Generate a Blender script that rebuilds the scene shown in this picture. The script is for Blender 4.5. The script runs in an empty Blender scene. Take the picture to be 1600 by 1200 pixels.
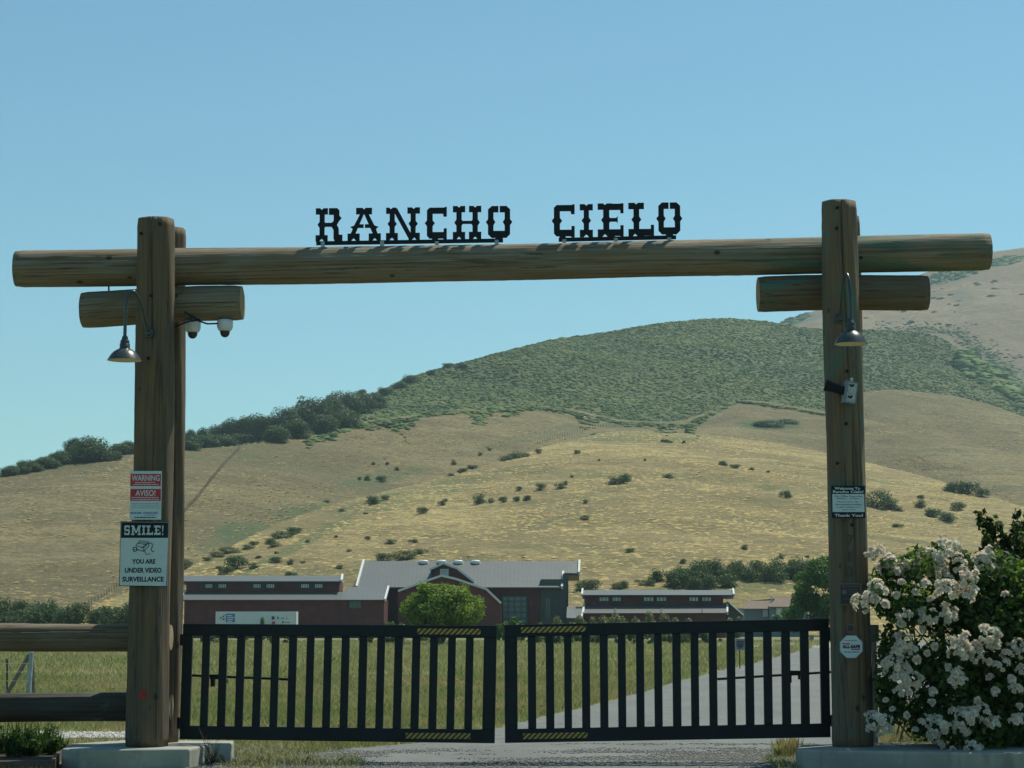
import bpy, math, random
import numpy as np
from mathutils import Vector, Matrix
from mathutils.bvhtree import BVHTree
R = math.radians
sc = bpy.context.scene
C = sc.collection
# ------------------------------------------------------------------ camera
F, HC = 3280.0, 1.7
TH = math.atan(378 / F)
cam = bpy.data.cameras.new('camera'); camo = bpy.data.objects.new('camera', cam); C.objects.link(camo)
camo.location = (0, 0, HC); camo.rotation_euler = (R(90) + TH, 0, 0)
cam.sensor_width = 36; cam.lens = 36 * F / 1600; cam.clip_start = 0.1; cam.clip_end = 30000
sc.camera = camo
# ------------------------------------------------------------------ sky, sun, exposure
SUN = Vector((0.34, 0.37, 0.865)).normalized()
w = bpy.data.worlds.new('World'); sc.world = w; w.use_nodes = True
nt = w.node_tree; bg = nt.nodes['Background']
sky = nt.nodes.new('ShaderNodeTexSky'); sky.sky_type = 'NISHITA'; sky.sun_disc = False
sky.sun_elevation = math.asin(SUN.z); sky.sun_rotation = math.atan2(SUN.x, SUN.y)
sky.air_density = 1.0; sky.dust_density = 0.3; sky.ozone_density = 1.0; sky.altitude = 0
tint = nt.nodes.new('ShaderNodeMixRGB'); tint.blend_type = 'MULTIPLY'; tint.inputs[0].default_value = 1
tint.inputs[2].default_value = (0.66, 1.01, 0.98, 1)
nt.links.new(sky.outputs[0], tint.inputs[1]); nt.links.new(tint.outputs[0], bg.inputs[0])
bg.inputs[1].default_value = 0.108
sl = bpy.data.lights.new('sun', 'SUN'); sl.energy = 5.0; sl.angle = R(0.5); sl.color = (1.0, 0.95, 0.80)
so = bpy.data.objects.new('sun', sl); C.objects.link(so)
so.rotation_euler = SUN.to_track_quat('Z', 'Y').to_euler(); so.location = (30, 40, 90)
sc.view_settings.view_transform = 'Standard'; sc.view_settings.look = 'None'
sc.view_settings.exposure = 0.0; sc.view_settings.gamma = 1; sc.view_settings.use_curve_mapping = False
sc.render.engine = 'CYCLES'
sc.cycles.max_bounces = 6; sc.cycles.volume_bounces = 0; sc.cycles.transparent_max_bounces = 8

# ------------------------------------------------------------------ measuring helpers
cT, sT = math.cos(TH), math.sin(TH)
def ray(px, py):
    a = (px - 800) / F; u = -(py - 600) / F
    return (a, cT - u * sT, sT + u * cT)
def W(px, py, Y):
    d = ray(px, py); s = Y / d[1]
    return Vector((d[0] * s, Y, HC + d[2] * s))
def T(px, py, z=0.0):
    d = ray(px, py); s = (z - HC) / d[2]
    return Vector((d[0] * s, d[1] * s, z))
def rnd(a, b): return random.uniform(a, b)

# ------------------------------------------------------------------ materials
MAT = {}
def nmat(name, rough=0.8):
    m = bpy.data.materials.new(name); m.use_nodes = True
    n = m.node_tree; b = n.nodes['Principled BSDF']; b.inputs['Roughness'].default_value = rough
    MAT[name] = m
    return m, n, b
def node(n, t, **k):
    x = n.nodes.new(t)
    for a, v in k.items():
        if a.startswith('i_'):
            key = a[2:]; x.inputs[int(key) if key.isdigit() else key.replace('_', ' ')].default_value = v
        else: setattr(x, a, v)
    return x
def coords(n, kind='Object', scale=(1, 1, 1)):
    t = node(n, 'ShaderNodeTexCoord'); mp = node(n, 'ShaderNodeMapping'); mp.inputs['Scale'].default_value = scale
    n.links.new(t.outputs[kind], mp.inputs[0]); return mp.outputs[0]
def posn(n, scale=(1, 1, 1)):
    t = node(n, 'ShaderNodeNewGeometry'); mp = node(n, 'ShaderNodeMapping'); mp.inputs['Scale'].default_value = scale
    n.links.new(t.outputs['Position'], mp.inputs[0]); return mp.outputs[0]
def noise(n, vec, scale=5, detail=4, rough=0.6, dist=0):
    x = node(n, 'ShaderNodeTexNoise'); x.inputs['Scale'].default_value = scale; x.inputs['Detail'].default_value = detail
    x.inputs['Roughness'].default_value = rough; x.inputs['Distortion'].default_value = dist
    n.links.new(vec, x.inputs['Vector']); return x.outputs['Fac']
def ramp(n, fac, stops):
    r = node(n, 'ShaderNodeValToRGB'); e = r.color_ramp.elements
    while len(e) < len(stops): e.new(0.5)
    for k, (p, c) in enumerate(stops):
        e[k].position = p; e[k].color = (c[0], c[1], c[2], 1) if not isinstance(c, (int, float)) else (c, c, c, 1)
    n.links.new(fac, r.inputs[0]); return r.outputs[0]
def mix(n, fac, a, b, mode='MIX'):
    m = node(n, 'ShaderNodeMixRGB', blend_type=mode)
    for k, v in ((0, fac), (1, a), (2, b)):
        if isinstance(v, (int, float)): m.inputs[k].default_value = v if k == 0 else (v, v, v, 1)
        elif isinstance(v, tuple): m.inputs[k].default_value = (v[0], v[1], v[2], 1)
        else: n.links.new(v, m.inputs[k])
    return m.outputs[0]
def bump(n, b, h, strength=0.4, dist=0.02):
    x = node(n, 'ShaderNodeBump'); x.inputs['Strength'].default_value = strength; x.inputs['Distance'].default_value = dist
    n.links.new(h, x.inputs['Height']); n.links.new(x.outputs[0], b.inputs['Normal'])
def plain(name, col, rough=0.6, metal=0, var=0.25, vs=8.0, bs=0.0):
    m, n, b = nmat(name, rough); b.inputs['Metallic'].default_value = metal
    if max(col) < 0.03: b.inputs['Specular IOR Level'].default_value = 0.2
    v = coords(n); f = noise(n, v, vs, 5)
    c = ramp(n, f, [(0.3, tuple(x * (1 - var) for x in col)), (0.7, tuple(min(1, x * (1 + var)) for x in col))])
    n.links.new(c, b.inputs['Base Color'])
    if bs: bump(n, b, noise(n, v, vs * 8, 4), bs, 0.01)
    return m

def wood_mat(name, base, grey, green=0.5, seed=0.0):
    m, n, b = nmat(name, 0.85)
    v = coords(n, 'Object', (1, 1, 0.03)); mp = node(n, 'ShaderNodeMapping'); mp.inputs['Location'].default_value = (seed, seed * 2, seed)
    n.links.new(v, mp.inputs[0]); v = mp.outputs[0]
    v2 = coords(n, 'Object', (1, 1, 0.35))
    v3 = coords(n, 'Object', (1, 1, 0.012))
    g = noise(n, v, 26, 3, 0.5); grain = noise(n, v3, 70, 2, 0.5)
    big = noise(n, v2, 3.2, 5, 0.6, 0.6)
    c = mix(n, ramp(n, big, [(0.38, 0.0), (0.62, 1.0)]), base, grey)
    c = mix(n, mix(n, 0.5, ramp(n, g, [(0.34, 0.55), (0.58, 0.0)]), ramp(n, grain, [(0.38, 0.7), (0.58, 0.0)])), c, tuple(x * 0.4 for x in base))
    gm = noise(n, v2, 2.1, 6, 0.62, 1.2)
    c = mix(n, ramp(n, gm, [(0.62 - 0.08 * green, 0.0), (0.74 - 0.08 * green, min(1, 0.75 * green))]), c, (0.075, 0.15, 0.115))
    if name == 'beam_wood':   # algae stains near the right-hand end of the crossbeam
        tz = node(n, 'ShaderNodeTexCoord'); sz = node(n, 'ShaderNodeSeparateXYZ'); n.links.new(tz.outputs['Object'], sz.inputs[0])
        mr = node(n, 'ShaderNodeMapRange'); mr.inputs[1].default_value = 8.8; mr.inputs[2].default_value = 10.0; n.links.new(sz.outputs['Z'], mr.inputs[0])
        c = mix(n, mix(n, 1.0, mr.outputs[0], ramp(n, gm, [(0.44, 0.0), (0.58, 0.85)]), 'MULTIPLY'), c, (0.06, 0.135, 0.10))
    kn = node(n, 'ShaderNodeTexVoronoi'); kn.inputs['Scale'].default_value = 2.6; kn.inputs['Randomness'].default_value = 1
    n.links.new(coords(n, 'Object', (1, 1, 0.7)), kn.inputs['Vector'])
    c = mix(n, ramp(n, kn.outputs['Distance'], [(0.05, 0.9), (0.10, 0.0)]), c, (0.025, 0.018, 0.012))
    cr = noise(n, v3, 9, 3, 0.55)
    crk = ramp(n, cr, [(0.490, 0.0), (0.498, 0.8), (0.502, 0.8), (0.510, 0.0)])
    c = mix(n, mix(n, crk, 0.0, 0.85), c, (0.02, 0.016, 0.013)) if False else mix(n, crk, c, (0.03, 0.024, 0.018))
    n.links.new(c, b.inputs['Base Color'])
    h = mix(n, 0.5, mix(n, 0.5, g, grain), mix(n, crk, 0.6, 0.0)); bump(n, b, h, 0.7, 0.02)
    return m
wood_mat('post_wood', (0.165, 0.110, 0.055), (0.100, 0.086, 0.064), 0.55, 1.3)
wood_mat('beam_wood', (0.22, 0.165, 0.095), (0.235, 0.215, 0.16), 0.25, 4.1)
wood_mat('green_stained_wood', (0.19, 0.125, 0.065), (0.14, 0.12, 0.085), 1.5, 7.7)
wood_mat('rail_wood', (0.17, 0.125, 0.075), (0.20, 0.175, 0.13), 0.4, 9.2)
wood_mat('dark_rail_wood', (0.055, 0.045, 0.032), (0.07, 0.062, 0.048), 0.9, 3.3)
def endgrain():
    m, n, b = nmat('end_grain', 0.9)
    v = coords(n); wv = node(n, 'ShaderNodeTexWave', wave_type='RINGS', rings_direction='Z')
    wv.inputs['Scale'].default_value = 9; wv.inputs['Distortion'].default_value = 2.0; wv.inputs['Detail'].default_value = 3
    n.links.new(v, wv.inputs['Vector'])
    c = mix(n, wv.outputs['Fac'], (0.26, 0.19, 0.10), (0.40, 0.31, 0.18))
    c = mix(n, ramp(n, noise(n, v, 6, 5), [(0.45, 0.0), (0.7, 0.7)]), c, (0.14, 0.11, 0.07))
    n.links.new(c, b.inputs['Base Color'])
endgrain()
plain('gate_metal', (0.008, 0.014, 0.018), 0.4, 0.0, 0.3, 3.0)
plain('numeral_metal', (0.045, 0.04, 0.033), 0.6)
plain('black_metal', (0.008, 0.011, 0.015), 0.45, 0.0, 0.2, 5)
plain('dark_green_metal', (0.040, 0.052, 0.055), 0.3, 0.0, 0.2, 5)
plain('galvanised', (0.36, 0.38, 0.36), 0.45, 0.5, 0.25, 20)
plain('lamp_inside', (0.72, 0.66, 0.50), 0.4, 0, 0.1, 12)
plain('white_plastic', (0.62, 0.64, 0.66), 0.35, 0, 0.05)
plain('smoked_glass', (0.03, 0.035, 0.045), 0.08, 0, 0.1)
plain('cable_rubber', (0.012, 0.012, 0.014), 0.6)
plain('sign_white', (0.50, 0.60, 0.60), 0.5, 0, 0.08, 9)
plain('sign_ink', (0.008, 0.014, 0.020), 0.5, 0, 0.1)
plain('sign_red', (0.42, 0.015, 0.035), 0.5, 0, 0.12)
plain('sign_blue', (0.03, 0.16, 0.42), 0.5, 0, 0.1)
plain('sign_grey', (0.22, 0.24, 0.28), 0.5, 0, 0.1)
plain('plaque_metal', (0.020, 0.025, 0.03), 0.4, 0.2, 0.2)
plain('plaque_rim', (0.14, 0.12, 0.09), 0.6, 0.2, 0.2)
plain('red_paint', (0.30, 0.008, 0.012), 0.5)
plain('panel_metal', (0.17, 0.19, 0.20), 0.4, 0.4, 0.25, 14)
plain('fascia_white', (0.58, 0.61, 0.59), 0.6, 0, 0.06, 2)
plain('dark_trim', (0.03, 0.028, 0.03), 0.6)
plain('shingle_brown', (0.16, 0.12, 0.09), 0.9, 0, 0.3, 3, 0.5)
plain('house_siding', (0.16, 0.22, 0.25), 0.7, 0, 0.08, 2)
plain('green_grey_siding', (0.055, 0.072, 0.066), 0.6, 0, 0.15, 2)
plain('window_glass', (0.05, 0.11, 0.14), 0.08, 0, 0.2, 0.6)
plain('window_blind', (0.52, 0.60, 0.58), 0.5, 0, 0.25, 1.2)
plain('shutter_green', (0.02, 0.06, 0.055), 0.6)
plain('trailer_white', (0.56, 0.62, 0.62), 0.45, 0, 0.06, 0.8)
plain('tyre_rubber', (0.015, 0.015, 0.016), 0.8)
plain('car_paint', (0.55, 0.56, 0.56), 0.25, 0.2, 0.04)
plain('bark', (0.085, 0.065, 0.045), 0.9, 0, 0.4, 14, 0.5)
plain('old_wood', (0.19, 0.17, 0.14), 0.9, 0, 0.3, 10, 0.4)
plain('weathered_post', (0.34, 0.38, 0.38), 0.8, 0, 0.3, 10)
plain('planter_board', (0.12, 0.075, 0.05), 0.85, 0, 0.35, 6, 0.4)
plain('soil', (0.05, 0.038, 0.025), 0.95, 0, 0.4, 9, 0.8)
plain('stones', (0.20, 0.20, 0.18), 0.9, 0, 0.45, 14)
plain('pale_stones', (0.42, 0.42, 0.38), 0.9, 0, 0.3, 9)
plain('dry_stem', (0.30, 0.24, 0.13), 0.85, 0, 0.3, 6)
plain('flower_yellow', (0.75, 0.52, 0.10), 0.6)

def siding(name, col, sc_=1.6):
    m, n, b = nmat(name, 0.75)
    v = coords(n); wv = node(n, 'ShaderNodeTexWave', wave_type='BANDS', bands_direction='X'); wv.inputs['Scale'].default_value = sc_
    n.links.new(v, wv.inputs['Vector'])
    f = noise(n, v, 0.7, 5)
    c = ramp(n, f, [(0.3, tuple(x * 0.75 for x in col)), (0.7, tuple(x * 1.25 for x in col))])
    n.links.new(c, b.inputs['Base Color']); bump(n, b, ramp(n, wv.outputs['Fac'], [(0.0, 1.0), (0.15, 0.0)]), 0.8, 0.05)
siding('barn_red', (0.115, 0.036, 0.034))
def metal_roof():
    m, n, b = nmat('metal_roof', 0.5); b.inputs['Metallic'].default_value = 0.0
    v = coords(n); wv = node(n, 'ShaderNodeTexWave', wave_type='BANDS', bands_direction='X'); wv.inputs['Scale'].default_value = 0.52
    n.links.new(v, wv.inputs['Vector'])
    f = noise(n, v, 0.35, 5)
    c = ramp(n, f, [(0.3, (0.092, 0.102, 0.098)), (0.7, (0.112, 0.122, 0.118))])
    seam = ramp(n, wv.outputs['Fac'], [(0.0, 1.0), (0.16, 0.0)])
    c = mix(n, mix(n, seam, 0.0, 0.6), c, (0.11, 0.12, 0.12)) if False else mix(n, seam, c, (0.090, 0.099, 0.096))
    n.links.new(c, b.inputs['Base Color']); bump(n, b, seam, 0.2, 0.02)
metal_roof()
def hazard():
    m, n, b = nmat('hazard_stripes', 0.5)
    t = node(n, 'ShaderNodeTexCoord'); sp = node(n, 'ShaderNodeSeparateXYZ'); n.links.new(t.outputs['Object'], sp.inputs[0])
    a = node(n, 'ShaderNodeMath', operation='SUBTRACT'); n.links.new(sp.outputs['X'], a.inputs[0]); n.links.new(sp.outputs['Z'], a.inputs[1])
    d = node(n, 'ShaderNodeMath', operation='MULTIPLY'); d.inputs[1].default_value = 1 / 0.067; n.links.new(a.outputs[0], d.inputs[0])
    fr = node(n, 'ShaderNodeMath', operation='FRACT'); n.links.new(d.outputs[0], fr.inputs[0])
    g = node(n, 'ShaderNodeMath', operation='GREATER_THAN'); g.inputs[1].default_value = 0.45; n.links.new(fr.outputs[0], g.inputs[0])
    wear = noise(n, t.outputs['Object'], 25, 4)
    c = mix(n, g.outputs[0], (0.012, 0.012, 0.01), ramp(n, wear, [(0.3, (0.30, 0.20, 0.03)), (0.7, (0.48, 0.33, 0.05))]))
    n.links.new(c, b.inputs['Base Color'])
hazard()

def foliage(name, c1, c2, c3=None, trans=0.3, rough=0.55, cscale=0.5, island=True, isl=0.55, tc=(1.2, 1.25, 0.5), pos=(0.25, 0.6, 0.85)):
    m, n, b = nmat(name, rough); b.inputs['Specular IOR Level'].default_value = 0.25
    g = node(n, 'ShaderNodeNewGeometry')
    f = noise(n, posn(n), cscale, 3)
    if island:
        f2 = mix(n, isl, f, g.outputs['Random Per Island'])
    else: f2 = f
    st = [(pos[0], c1), (pos[1], c2)] + ([(pos[2], c3)] if c3 else [])
    c = ramp(n, f2, st)
    n.links.new(c, b.inputs['Base Color'])
    tr = node(n, 'ShaderNodeBsdfTranslucent'); n.links.new(mix(n, 1.0, c, tc, 'MULTIPLY'), tr.inputs[0])
    ms = node(n, 'ShaderNodeMixShader'); ms.inputs[0].default_value = trans
    n.links.new(b.outputs[0], ms.inputs[1]); n.links.new(tr.outputs[0], ms.inputs[2])
    n.links.new(ms.outputs[0], n.nodes['Material Output'].inputs[0])
foliage('oak_leaves', (0.035, 0.065, 0.026), (0.068, 0.115, 0.042), (0.11, 0.16, 0.055), 0.25, cscale=0.3)
foliage('round_tree_leaves', (0.075, 0.135, 0.026), (0.18, 0.27, 0.046), (0.30, 0.38, 0.078), 0.45, cscale=1.2)
foliage('cottonwood_leaves', (0.040, 0.09, 0.024), (0.085, 0.17, 0.036), (0.14, 0.23, 0.05), 0.35, cscale=0.4)
foliage('bush_leaves', (0.040, 0.076, 0.026), (0.075, 0.13, 0.040), (0.11, 0.17, 0.052), 0.2, cscale=0.4)
foliage('pale_shrub_leaves', (0.09, 0.11, 0.05), (0.20, 0.21, 0.10), (0.32, 0.30, 0.17), 0.3, cscale=1.0)
foliage('rose_leaves', (0.030, 0.065, 0.024), (0.075, 0.145, 0.040), (0.18, 0.27, 0.06), 0.5, cscale=2.5)
foliage('dark_shrub_leaves', (0.020, 0.040, 0.014), (0.050, 0.085, 0.025), (0.16, 0.19, 0.05), 0.45, cscale=3)
foliage('rose_petals', (0.72, 0.60, 0.52), (0.84, 0.80, 0.71), (0.91, 0.90, 0.82), 0.42, cscale=4, tc=(1.0, 1.0, .88))
foliage('weed_leaves', (0.02, 0.05, 0.02), (0.05, 0.10, 0.025), (0.10, 0.19, 0.04), 0.35, cscale=3)
foliage('tuft_gold', (0.33, 0.255, 0.100), (0.39, 0.305, 0.122), (0.44, 0.350, 0.148), 0.0, 0.95, cscale=0.03, isl=0.3)
foliage('tuft_brown', (0.185, 0.145, 0.064), (0.24, 0.193, 0.088), (0.30, 0.24, 0.115), 0.0, 0.95, cscale=0.025, isl=0.3)
foliage('chaparral_leaves', (0.062, 0.100, 0.034), (0.098, 0.148, 0.044), (0.150, 0.192, 0.064), 0.0, 0.9, cscale=0.011, isl=0.07, pos=(0.36, 0.5, 0.63))
def grass_blades():
    m, n, b = nmat('grass_blades', 0.75)
    f = noise(n, posn(n, (0.12, 0.05, 1)), 2.2, 4, 0.65); f1 = noise(n, posn(n), 1.3, 4, 0.7); g = node(n, 'ShaderNodeNewGeometry')
    a = ramp(n, g.outputs['Random Per Island'], [(0.0, (0.17, 0.225, 0.060)), (1.0, (0.33, 0.37, 0.12))])
    d = ramp(n, g.outputs['Random Per Island'], [(0.0, (0.32, 0.26, 0.12)), (0.7, (0.48, 0.40, 0.20)), (1.0, (0.62, 0.52, 0.29))])
    c = mix(n, ramp(n, mix(n, 0.45, f, f1), [(0.42, 0.0), (0.62, 1.0)]), a, d)
    n.links.new(c, b.inputs['Base Color'])
    tr = node(n, 'ShaderNodeBsdfTranslucent'); n.links.new(c, tr.inputs[0])
    ms = node(n, 'ShaderNodeMixShader'); ms.inputs[0].default_value = 0.35
    n.links.new(b.outputs[0], ms.inputs[1]); n.links.new(tr.outputs[0], ms.inputs[2]); n.links.new(ms.outputs[0], n.nodes['Material Output'].inputs[0])
grass_blades()
def field():
    m, n, b = nmat('field_ground', 0.95)
    f = noise(n, posn(n, (0.12, 0.05, 1)), 2.2, 4, 0.65); f1 = noise(n, posn(n), 1.3, 4, 0.7)
    fine = noise(n, posn(n), 14, 5, 0.75); f3 = noise(n, posn(n, (0.02, 0.07, 1)), 1.0, 3)
    c = mix(n, ramp(n, mix(n, 0.45, f, f1), [(0.42, 0.0), (0.62, 1.0)]), (0.17, 0.195, 0.065), (0.33, 0.275, 0.12))
    c = mix(n, ramp(n, f3, [(0.45, 0.0), (0.62, 0.6)]), c, (0.115, 0.15, 0.055))
    c = mix(n, ramp(n, fine, [(0.35, 0.7), (0.6, 0.0)]), c, (0.06, 0.06, 0.03))
    n.links.new(c, b.inputs['Base Color']); bump(n, b, fine, 0.8, 0.06)
field()
def hillmat(name, tan1, tan2, green, gamt=0.5, s=1.0):
    m, n, b = nmat(name, 0.95)
    p = posn(n, (s, s, s)); pc = posn(n, (s * 0.35, s * 1.0, s * 2.2))
    big = noise(n, p, 0.010, 5, 0.6, 0.8); med = noise(n, pc, 0.07, 8, 0.74, 0.8); fine = noise(n, p, 0.45, 6, 0.75)
    gul = noise(n, posn(n, (s * 0.5, s * 1.4, s)), 0.022, 6, 0.66, 1.4)
    c = mix(n, ramp(n, med, [(0.40, 0.0), (0.60, 1.0)]), tan1, tan2)
    c = mix(n, ramp(n, big, [(0.42, 0.0), (0.58, 0.85)]), c, tuple(x * y for x, y in zip(tan1, (0.80, 0.80, 0.78))))
    c = mix(n, ramp(n, gul, [(0.54, 0.0), (0.66, gamt)]), c, green)
    mot = noise(n, posn(n, (s, s * 1.3, s)), 0.16, 5, 0.7)
    c = mix(n, ramp(n, mot, [(0.40, 0.5), (0.56, 0.0)]), c, tuple(x * y for x, y in zip(tan1, (0.62, 0.72, 0.7))))
    c = mix(n, ramp(n, fine, [(0.36, 0.75), (0.54, 0.0)]), c, tuple(x * 0.45 for x in tan1))
    at = node(n, 'ShaderNodeAttribute'); at.attribute_name = 'green'
    c = mix(n, mix(n, 1.0, at.outputs['Fac'], ramp(n, med, [(0.35, 1.0), (0.65, 0.55)]), 'MULTIPLY'), c, green)
    n.links.new(c, b.inputs['Base Color']); bump(n, b, mix(n, 0.5, fine, mot), 1.0, 2.2)
hillmat('golden_grass', (0.275, 0.208, 0.078), (0.455, 0.358, 0.145), (0.055, 0.105, 0.028), 0.7)
hillmat('brown_grass', (0.178, 0.143, 0.056), (0.285, 0.232, 0.100), (0.055, 0.100, 0.030), 0.5)
hillmat('far_grass', (0.21, 0.155, 0.085), (0.29, 0.21, 0.12), (0.07, 0.09, 0.05), 0.45, 0.6)
hillmat('chaparral_ground', (0.09, 0.12, 0.035), (0.15, 0.17, 0.055), (0.04, 0.06, 0.03), 0.6, 1.0)
def asphalt():
    m, n, b = nmat('asphalt', 0.85)
    p = posn(n); fine = noise(n, p, 45, 4, 0.8); med = noise(n, posn(n, (1, 0.25, 1)), 0.8, 6, 0.65); med2 = noise(n, p, 7, 5, 0.7)
    c = ramp(n, med, [(0.3, (0.115, 0.125, 0.118)), (0.7, (0.20, 0.212, 0.198))])
    c = mix(n, ramp(n, fine, [(0.42, 0.7), (0.6, 0.0)]), c, (0.07, 0.075, 0.07))
    c = mix(n, ramp(n, med2, [(0.55, 0.0), (0.75, 0.4)]), c, (0.30, 0.30, 0.27))
    ck = node(n, 'ShaderNodeTexVoronoi', feature='DISTANCE_TO_EDGE'); ck.inputs['Scale'].default_value = 0.35
    wp = node(n, 'ShaderNodeVectorMath', operation='ADD'); n.links.new(p, wp.inputs[0])
    nz = node(n, 'ShaderNodeTexNoise'); nz.inputs['Scale'].default_value = 1.5; n.links.new(p, nz.inputs['Vector']); n.links.new(nz.outputs['Color'], wp.inputs[1]); n.links.new(wp.outputs[0], ck.inputs['Vector'])
    c = mix(n, ramp(n, ck.outputs['Distance'], [(0.0, 0.8), (0.012, 0.0)]), c, (0.05, 0.05, 0.05))
    n.links.new(c, b.inputs['Base Color']); bump(n, b, fine, 0.6, 0.01)
asphalt()
def gravel(name, c1, c2, s=22):
    m, n, b = nmat(name, 0.95)
    p = posn(n); v = node(n, 'ShaderNodeTexVoronoi'); v.inputs['Scale'].default_value = s; n.links.new(p, v.inputs['Vector'])
    f = noise(n, p, 2.0, 5, 0.7)
    c = mix(n, v.outputs['Color'], c1, c2); c = mix(n, ramp(n, v.outputs['Distance'], [(0.35, 0.0), (0.7, 0.8)]), c, tuple(x * 0.3 for x in c1))
    c = mix(n, ramp(n, f, [(0.4, 0.0), (0.65, 0.45)]), c, (0.21, 0.18, 0.12))
    n.links.new(c, b.inputs['Base Color']); bump(n, b, v.outputs['Distance'], 0.8, 0.02)
gravel('gravel', (0.08, 0.08, 0.072), (0.24, 0.24, 0.215)); gravel('pale_gravel', (0.34, 0.34, 0.30), (0.52, 0.52, 0.47), 12)
def concrete():
    m, n, b = nmat('concrete', 0.9)
    v = coords(n); f = noise(n, v, 2.0, 6, 0.65); f2 = noise(n, coords(n, 'Object', (1, 1, 0.4)), 5, 5, 0.6); fi = noise(n, v, 60, 3)
    c = ramp(n, f, [(0.3, (0.24, 0.25, 0.22)), (0.7, (0.37, 0.38, 0.33))])
    c = mix(n, ramp(n, f2, [(0.5, 0.0), (0.68, 0.55)]), c, (0.13, 0.14, 0.12))
    n.links.new(c, b.inputs['Base Color']); bump(n, b, fi, 0.3, 0.005)
concrete()

# ------------------------------------------------------------------ object helpers
def setp(o, label=None, cat=None, group=None, kind=None):
    if label: o['label'] = label
    if cat: o['category'] = cat
    if group: o['group'] = group
    if kind: o['kind'] = kind
    return o
def thing(name, loc, label, cat, group=None):
    o = bpy.data.objects.new(name, None); C.objects.link(o); o.location = Vector(loc); o.empty_display_size = 0.2
    return setp(o, label, cat, group)
def fast(name, V, Fc, mat, parent=None, origin=None, smooth=False, mats=None, midx=None):
    """V: (n,3) world coordinates, Fc: (m,k) faces with the same k, or a list of lists"""
    V = np.asarray(V, dtype=np.float64).reshape(-1, 3)
    if origin is None: origin = Vector(parent.location) if parent is not None else Vector((0, 0, 0))
    V = V - np.array(origin)
    me = bpy.data.meshes.new(name)
    if isinstance(Fc, np.ndarray):
        m, k = Fc.shape
        me.vertices.add(len(V)); me.vertices.foreach_set('co', V.astype(np.float32).ravel())
        me.loops.add(m * k); me.loops.foreach_set('vertex_index', Fc.astype(np.int32).ravel())
        me.polygons.add(m); me.polygons.foreach_set('loop_start', np.arange(0, m * k, k, dtype=np.int32))
        me.polygons.foreach_set('loop_total', np.full(m, k, dtype=np.int32))
        me.update(calc_edges=True)
    else:
        me.from_pydata([tuple(v) for v in V], [], Fc)
    for mm in (mats or [mat]): me.materials.append(MAT[mm])
    if midx is not None: me.polygons.foreach_set('material_index', np.asarray(midx, dtype=np.int32))
    if smooth: me.polygons.foreach_set('use_smooth', np.ones(len(me.polygons), dtype=bool))
    o = bpy.data.objects.new(name, me); C.objects.link(o)
    if parent is not None: o.parent = parent
    else: o.location = origin
    return o
class MB:
    def __init__(s): s.v = []; s.f = []
    def add(s, vs, fs):
        b = len(s.v); s.v += [tuple(v) for v in vs]; s.f += [[i + b for i in f] for f in fs]; return s
    def box(s, a, b):
        (x0, y0, z0), (x1, y1, z1) = a, b
        return s.add([(x0, y0, z0), (x1, y0, z0), (x1, y1, z0), (x0, y1, z0), (x0, y0, z1), (x1, y0, z1), (x1, y1, z1), (x0, y1, z1)],
                     [(0, 3, 2, 1), (4, 5, 6, 7), (0, 1, 5, 4), (1, 2, 6, 5), (2, 3, 7, 6), (3, 0, 4, 7)])
    def prism(s, pts, off):
        """pts: planar polygon (world), off: extrusion vector"""
        n = len(pts); off = Vector(off); P = [Vector(p) for p in pts]; Q = [p + off for p in P]
        return s.add(P + Q, [list(range(n))[::-1], [i + n for i in range(n)]] + [[i, (i + 1) % n, (i + 1) % n + n, i + n] for i in range(n)])
    def tube(s, pts, r, k=8, cap=True):
        P = [Vector(p) for p in pts]; rs = r if isinstance(r, (list, tuple)) else [r] * len(P)
        b = len(s.v); n = None
        for i, p in enumerate(P):
            t = (P[min(i + 1, len(P) - 1)] - P[max(i - 1, 0)]).normalized()
            if n is None: n = t.orthogonal().normalized()
            n = (n - t * n.dot(t)).normalized(); m = t.cross(n)
            for j in range(k):
                a = 2 * math.pi * j / k; s.v.append(tuple(p + (n * math.cos(a) + m * math.sin(a)) * rs[i]))
        for i in range(len(P) - 1):
            for j in range(k):
                s.f.append([b + i * k + j, b + i * k + (j + 1) % k, b + (i + 1) * k + (j + 1) % k, b + (i + 1) * k + j])
        if cap: s.f.append([b + j for j in range(k)][::-1]); s.f.append([b + (len(P) - 1) * k + j for j in range(k)])
        return s
    def lathe(s, c, prof, k=24):
        b = len(s.v); c = Vector(c)
        for r, z in prof:
            for j in range(k):
                a = 2 * math.pi * j / k; s.v.append((c.x + r * math.cos(a), c.y + r * math.sin(a), c.z + z))
        for i in range(len(prof) - 1):
            for j in range(k):
                s.f.append([b + i * k + j, b + i * k + (j + 1) % k, b + (i + 1) * k + (j + 1) % k, b + (i + 1) * k + j])
        return s
    def build(s, name, mat, parent=None, origin=None, smooth=False):
        if parent is None and origin is None:
            A = np.array(s.v); origin = Vector(((A[:, 0].min() + A[:, 0].max()) / 2, (A[:, 1].min() + A[:, 1].max()) / 2, A[:, 2].min()))
        return fast(name, s.v, s.f, mat, parent, origin, smooth)
def copy_tree(o, parent=None):
    c = o.copy(); C.objects.link(c)
    if parent is not None: c.parent = parent
    for ch in o.children: copy_tree(ch, c)
    return c

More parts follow.
